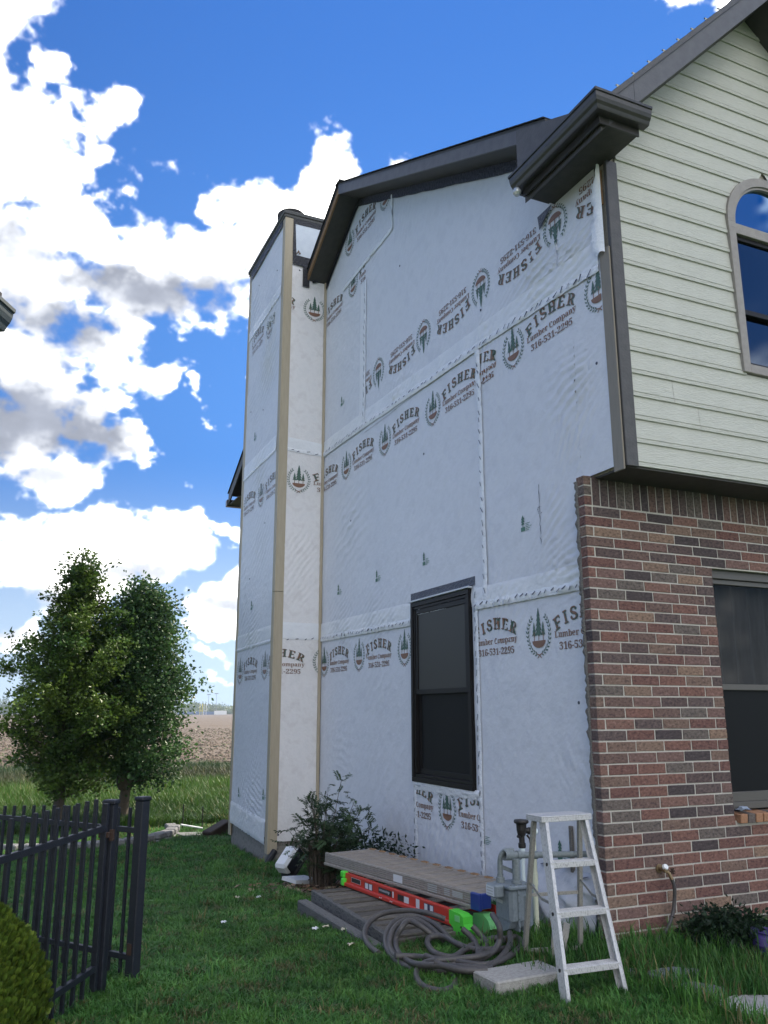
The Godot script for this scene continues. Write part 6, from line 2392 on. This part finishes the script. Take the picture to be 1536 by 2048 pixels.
func chimney_corner() -> void:
	var t := thing("plastic_bin", Vector3(3.02, -.25, -9.0), "white bin with black open mouth lying tipped beside the shrub", "bin")
	var b := MB.new()
	var bs := Basis(Vector3.UP, .5) * Basis(Vector3(0, 0, 1), .75)
	b.x = Transform3D(bs, Vector3(3.02, -.07, -9.15))
	b.box(Vector3(-.13, -.05, -.10), Vector3(.15, .09, .08), .03)
	put("shell", b, M.white_thing, t)
	b = MB.new()
	b.x = Transform3D(bs, Vector3(3.02, -.07, -9.15))
	b.box(Vector3(-.12, -.13, -.11), Vector3(.16, -.052, .10), .03)
	b.box(Vector3(-.11, -.06, .081), Vector3(.15, .07, .095), .01)
	put("mouth", b, M.black_plastic, t)
	t = thing("pale_flat_piece", Vector3(3.05, -.25, -8.75), "pale grey flat piece lying on debris under the tipped white bin", "flat piece")  # an unidentified flat pale grey piece
	b = MB.new()
	b.x = Transform3D(Basis.from_euler(Vector3(.12, .3, -.1)), Vector3(2.98, -.19, -8.72))
	b.prism(PackedVector2Array([Vector2(-.16, -.07), Vector2(.14, -.09), Vector2(.19, .02), Vector2(.12, .10), Vector2(-.10, .09)]), Vector3.ZERO, Vector3.RIGHT, Vector3(0, 0, 1), Vector3(0, .035, 0))
	put("block", b, M.label_white, t)
	t = thing("drain_pipe", Vector3(3.20, -.3, -10.5), "short black drain pipe slanting out under the taupe corner post", "pipe")
	b = MB.new()
	b.tube(smooth_path([3.30, -.18, -10.58, 3.22, -.26, -10.52, 3.10, -.36, -10.42]), .04, .04, 10)
	put("pipe", b, M.black_plastic, t)
	# dead leaves and chips spilling from the bed
	var leaf := MB.new()
	leaf.colored = true
	leaf.quad(Vector3(-.03, 0, 0), Vector3(0, .006, -.014), Vector3(.03, 0, .004), Vector3(.002, .01, .014))
	leaf.quad(Vector3(-.02, .004, .02), Vector3(.01, .0, .012), Vector3(.022, .006, .024), Vector3(.0, .002, .034))
	var lm := leaf.mesh()
	var r := RandomNumberGenerator.new()
	r.seed = 5
	var places := []
	var cols := []
	for k in 420:
		var f := r.randf()
		var x := lerpf(2.45, 3.35, f) + r.randfn(0, .10)
		var z := lerpf(-8.35, -8.55, f) + r.randfn(0, .28)
		places.append(Transform3D(Basis.from_euler(Vector3(r.randf_range(-.4, .4), r.randf() * TAU, r.randf_range(-.4, .4))).scaled(Vector3.ONE * r.randf_range(.6, 1.5)), Vector3(x, hgt(x, z) + r.randf_range(.005, .05), z)))
		var w := r.randf_range(.5, 1.5)
		cols.append([Color(.20, .115, .07), Color(.26, .19, .13), Color(.10, .065, .045), Color(.22, .20, .12)][k % 4] * w)
	tag(copies("dead_leaves", lm, M.clod, places, cols), "brown dead leaves and chips spilled on the grass by the shrub", "leaves")
	b = MB.new()
	var rows := []
	for i in 16:
		var row := PackedVector3Array()
		for j in 16:
			var u := i / 15.0
			var v := j / 15.0
			var x := 2.55 + u * 1.35
			var z := -7.6 - v * 1.6
			row.append(Vector3(x, hgt(x, z) + .05 * sin(u * PI) * sin(v * PI) - .012 + .012 * fine.get_noise_2d(u * 9.0, v * 9.0), z))
		rows.append(row)
	b.grid(rows)
	tag(put("planting_bed", b, M.debris), "bare brown soil bed under the shrub along the wall", "", "", "structure")


func far_yard() -> void:
	# curved edging of stacked stones round the trees
	var t := thing("stone_edging", Vector3(1.9, -.43, -13.4), "curved low grey stone edging around the trees on the lawn", "edging")
	var r := RandomNumberGenerator.new()
	r.seed = 4
	for k in 15:
		var a := deg_to_rad(2.0 + k * 10.4)
		var p := Vector3(1.22 + cos(a) * 1.56, -.43, -14.55 + sin(a) * 1.45)
		for lay in 2:
			var b := MB.new()
			b.x = Transform3D(Basis(Vector3.UP, -a + PI / 2 + r.randf_range(-.06, .06)), p + Vector3(0, lay * .085 - .02, 0))
			var sh := .10 if lay == 1 else 0.0
			b.box(Vector3(-.108 + sh, .0, -.09), Vector3(.108 + sh + r.randf_range(-.02, .02), .076 + r.randf_range(0, .012), .09 + r.randf_range(-.015, .015)), .016)
			put("stone", b, M.stone_grey, t)
	# bits beside the rear chimney corner
	t = thing("brown_chute", Vector3(3.36, -.40, -13.9), "dark brown open ended chute lying by the rear chimney corner", "chute")
	var b := MB.new()
	b.x = Transform3D(Basis.from_euler(Vector3(0, .55, .30)), Vector3(3.36, -.36, -13.9))
	b.box(Vector3(-.20, -.07, -.10), Vector3(.28, .09, .10), .015)
	put("chute", b, M.rust_dark, t)
	t = thing("grey_sheet", Vector3(3.05, -.43, -14.0), "flat grey sheet lying on the grass left of the brown chute", "sheet")
	b = MB.new()
	b.x = Transform3D(Basis.from_euler(Vector3(.05, .4, -.08)), Vector3(3.02, -.40, -14.1))
	b.box(Vector3(-.26, -.012, -.16), Vector3(.34, .012, .16), .004)
	put("sheet", b, M.stone_grey, t)
	t = thing("white_board", Vector3(3.1, -.42, -14.6), "thin white board lying behind the grey sheet", "board")
	b = MB.new()
	b.beam(Vector3(2.98, -.33, -14.8), Vector3(3.34, -.40, -14.75), .07, .02, Vector3.UP, .003)
	put("board", b, M.white_thing, t)
	for k in 2:
		b = MB.new()
		var x: float = [3.03, 3.36][k]
		b.tube(PackedVector3Array([Vector3(x, -.45, -14.9), Vector3(x, -.02 - .05 * k, -14.9)]), .010, .010, 6)
		tag(put("thin_stake", b, M.black_plastic), ["black thin stake standing left of the brown chute", "shorter black stake close to the chimney corner post"][k], "stake", "stakes behind the brown chute")


# ---------------------------------------------------------------- far things on the horizon
func build_far() -> void:
	var r := RandomNumberGenerator.new()
	r.seed = 90
	var places := []
	var cols := []
	var blob := leaf_cluster(60, 1.0, .5, 1.3, 31)
	for k in 1500:
		var az := deg_to_rad(r.randf_range(-4.0, 62.0))
		var d := r.randf_range(640.0, 720.0)
		var hh := 2.2 + 2.4 * absf(fine.get_noise_2d(rad_to_deg(az) * .55, 3.0)) + 2.0 * maxf(0.0, fine.get_noise_2d(rad_to_deg(az) * 2.3, 8.0))
		places.append(Transform3D(Basis(Vector3.UP, r.randf() * TAU).scaled(Vector3.ONE * r.randf_range(.8, 1.5)), Vector3(sin(az) * d, .6 + r.randf() * hh * 1.5, -cos(az) * d)))
		var w := r.randf_range(.6, 1.3)
		cols.append(Color(.10, .15, .035).lerp(Color(.17, .20, .05), r.randf()) * w)
	tag(copies("tree_line", blob, M.leaf, places, cols), "sunlit yellow green tree line along the far edge of the field", "tree line")
	var polar := func(px_az: float, d: float) -> Vector3:
		var az := deg_to_rad(px_az)
		return Vector3(sin(az) * d, 0, -cos(az) * d)
	# long low blue screen in front of the trees, a white shed at its right end
	var b := MB.new()
	b.beam(polar.call(10.8, 560.0) + Vector3(0, .1, 0), polar.call(13.7, 560.0) + Vector3(0, .1, 0), 1.0, 2.6)
	tag(put("blue_screen_fence", b, M.far_blue), "long low blue screen fence on the horizon before the tree line", "fence")
	b = MB.new()
	b.beam(polar.call(13.15, 555.0) + Vector3(0, .8, 0), polar.call(13.95, 555.0) + Vector3(0, .8, 0), 4.0, 2.4)
	tag(put("white_shed", b, M.far_white), "tiny low white shed on the horizon at the chimney edge", "shed")
	# goal posts
	for k in 2:
		var o: Vector3 = polar.call([12.30, 12.55][k], 540.0)
		var t := thing("goal_post", o, ["yellow goal post farther left on the horizon", "pale goal post farther right on the horizon"][k], "goal post", "goal posts on the horizon")
		b = MB.new()
		for s in [-1.0, 1.0]:
			b.beam(o + Vector3(s * .7, -.4, 0), o + Vector3(s * .7, 6.2, 0), .30, .30)
		b.beam(o + Vector3(-.7, 2.0, 0), o + Vector3(.7, 2.0, 0), .25, .25)
		put("uprights", b, M.goal_yellow if k == 0 else M.far_white, t)
	for k in 4:
		var q: Array = [[11.15, 13.0, 0], [10.95, 8.5, 0], [12.75, 13.0, 1], [13.25, 13.5, 1]][k]
		var o: Vector3 = polar.call(q[0], 600.0)
		var t := thing("light_pole", o, ["thin pole left of the others, at the tree's edge", "shortest thin pole half hidden by the tree", "field light mast with lamp bar, left of two", "field light mast with lamp bar, nearest the chimney"][k], "pole", "poles on the horizon")
		b = MB.new()
		b.tube(PackedVector3Array([o, o + Vector3(0, q[1] * .5, 0), o + Vector3(0, q[1], 0)]), .18, .12, 6)
		put("mast", b, M.pole_grey, t)
		if q[2]:
			b = MB.new()
			b.beam(o + Vector3(-1.3, q[1], -.4), o + Vector3(1.3, q[1], .4), .4, .5)
			put("lamp_bar", b, M.pole_grey, t)
	# clods and stubble on the near part of the field
	var c := MB.new()
	c.colored = true
	for k in 7:
		var a := TAU * k / 7
		var a2 := TAU * (k + 1) / 7
		c.tri(Vector3(0, .09, 0), Vector3(cos(a) * .14, .0, sin(a) * .10), Vector3(cos(a2) * .14, .0, sin(a2) * .10))
	places = []
	cols = []
	for k in 16000:
		var d := 29.0 + pow(r.randf(), 1.7) * 75.0
		var az := deg_to_rad(r.randf_range(-3.0, 24.0))
		var x := sin(az) * d
		var z := -cos(az) * d
		places.append(Transform3D(Basis(Vector3.UP, r.randf() * TAU).scaled(Vector3(r.randf_range(.5, 1.6), r.randf_range(.4, 1.2), r.randf_range(.4, 1.0))), Vector3(x, -.47, z)))
		var w := r.randf_range(.45, 1.35)
		var green := r.randf() < .14 + .25 * maxf(0.0, fine.get_noise_2d(x * .05, z * .12))
		cols.append((Color(.07, .085, .035) if green else Color(.13, .098, .07)) * w)
	tag(copies("soil_clods", c.mesh(), M.clod, places, cols), "clods and stubble on the ploughed field", "soil")


# ---------------------------------------------------------------- grass
func tuft(n: int, h: float, w: float, spread: float, lean: float, seed_: int) -> ArrayMesh:
	var r := RandomNumberGenerator.new()
	r.seed = seed_
	var b := MB.new()
	b.colored = true
	for k in n:
		var p := Vector3(r.randf_range(-spread, spread), 0, r.randf_range(-spread, spread))
		var a := r.randf() * TAU
		var d := Vector3(cos(a), 0, sin(a))
		var s := Vector3(-sin(a), 0, cos(a)) * w * r.randf_range(.7, 1.3)
		var hh := h * r.randf_range(.55, 1.25)
		var ln := lean * r.randf_range(.3, 1.4)
		var m := p + d * hh * ln * .35 + Vector3(0, hh * .62, 0)
		var tip := p + d * hh * ln + Vector3(0, hh * (1.0 - ln * .25), 0)
		var v := r.randf_range(.65, 1.35)
		b.col = Color(v * r.randf_range(.85, 1.25), v, v * .9)
		b.quad(p - s, m - s * .8, m + s * .8, p + s)
		b.tri(m - s * .8, tip, m + s * .8)
	return b.mesh()


func on_flag(x: float, z: float) -> bool:
	for poly in FLAGS:
		var p := PackedVector2Array()
		for q in poly:
			p.append(Vector2(q[0], q[1]))
		if Geometry2D.is_point_in_polygon(Vector2(x, z), p):
			return true
	return false


func build_grass() -> void:
	var r := RandomNumberGenerator.new()
	r.seed = 1234
	var kinds := [[], [], []]
	var tints := [[], [], []]
	for k in 120000:
		# more tufts near the camera than far away
		var d := 2.1 + pow(r.randf(), 1.35) * 14.5
		var az := deg_to_rad(r.randf_range(-4.0, 56.0))
		var x := sin(az) * d
		var z := -cos(az) * d
		if z < -15.6 or x > 3.86 and z < -4.74 or x > 3.2 and z < -10.62 and z > -12.6:
			continue
		if x > 2.39 and x < 3.7 and z < -5.42 and z > -7.12:
			continue
		if x > 2.75 and z < -7.3 and z > -9.6 and r.randf() < .93:
			continue
		if x > 3.42 and x < 4.02 and z > -4.4 and z < -3.3 and on_flag(x, z):
			continue
		var n := fine.get_noise_2d(x * .7, z * .7)
		var n2 := fine.get_noise_2d(x * 2.7 + 9.0, z * 2.7)
		var near_wall := x > 3.25 and z > -4.75 and z < -3.2 or x > 2.9 and z < -4.3 and z > -5.2
		var kind := 0
		if near_wall and r.randf() < .18 or x > 3.5 and z > -4.7 and r.randf() < .20:
			kind = 1
		if kind == 0 and r.randf() < .02:
			kind = 2
		var s := r.randf_range(.7, 1.25) * (1.0 + .25 * n) * (.8 + .35 * clampf(-z / 9.0, 0.0, 1.6))
		kinds[kind].append(Transform3D(Basis(Vector3.UP, r.randf() * TAU).scaled(Vector3(s, s * r.randf_range(.8, 1.2), s)), Vector3(x, hgt(x, z) - .004, z)))
		var w := (1.0 + .38 * n + .40 * n2) * r.randf_range(.65, 1.35)
		var c := Color(.050, .165, .036).lerp(Color(.088, .205, .042), clampf(.4 + n2 * .9 + r.randf_range(-.25, .25), 0, 1))
		if n2 < -.30 and r.randf() < .40 or r.randf() < .03:
			c = Color(.19, .18, .08)
		tints[kind].append(Color(c.r * w, c.g * w, c.b * w))
	tag(copies("lawn_grass", tuft(13, .050, .0023, .030, .75, 5), M.grass, kinds[0], tints[0]), "short green lawn grass", "grass")
	tag(copies("tall_grass", tuft(9, .125, .0030, .028, .55, 6), M.grass, kinds[1], tints[1]), "taller grass growing along the brick wall", "grass")
	tag(copies("weed_blades", tuft(7, .085, .0038, .03, .9, 7), M.grass, kinds[2], tints[2]), "broad weed blades in the lawn", "grass")
	# wild bank between lawn and field
	var places := []
	var cols := []
	for k in 42000:
		var z := -15.4 - pow(r.randf(), 1.25) * 13.6
		var x := r.randf_range(-1.8, 9.5) * (-z / 20.0)
		if x > 3.5 and z > -15.0:
			continue
		var f := (-15.4 - z) / 13.6
		var n := fine.get_noise_2d(x * .5, z * .5)
		var h := lerpf(.9, 1.6, smoothstep(.0, .3, f)) * (1.0 + .35 * n) * r.randf_range(.6, 1.3)
		places.append(Transform3D(Basis(Vector3.UP, r.randf() * TAU).scaled(Vector3(1.3, h, 1.3)), Vector3(x, -.46, z)))
		var c := Color(.05, .12, .022)
		if f > .16:
			c = Color(.075, .165, .026)
		if f > .40:
			c = c.lerp(Color(.062, .078, .035), clampf((f - .40) * 5.0, 0, 1))
		if f > .70:
			c = c.lerp(Color(.036, .080, .030), clampf((f - .70) * 5.0, 0, 1))
		if r.randf() < .06:
			c = Color(.20, .20, .09)
		var w := r.randf_range(.7, 1.3) * (1.0 + .3 * n)
		cols.append(Color(c.r * w, c.g * w, c.b * w))
	tag(copies("wild_grass", tuft(12, .21, .006, .11, .5, 8), M.grass, places, cols), "tall wild grass bank between the lawn and the field", "grass")
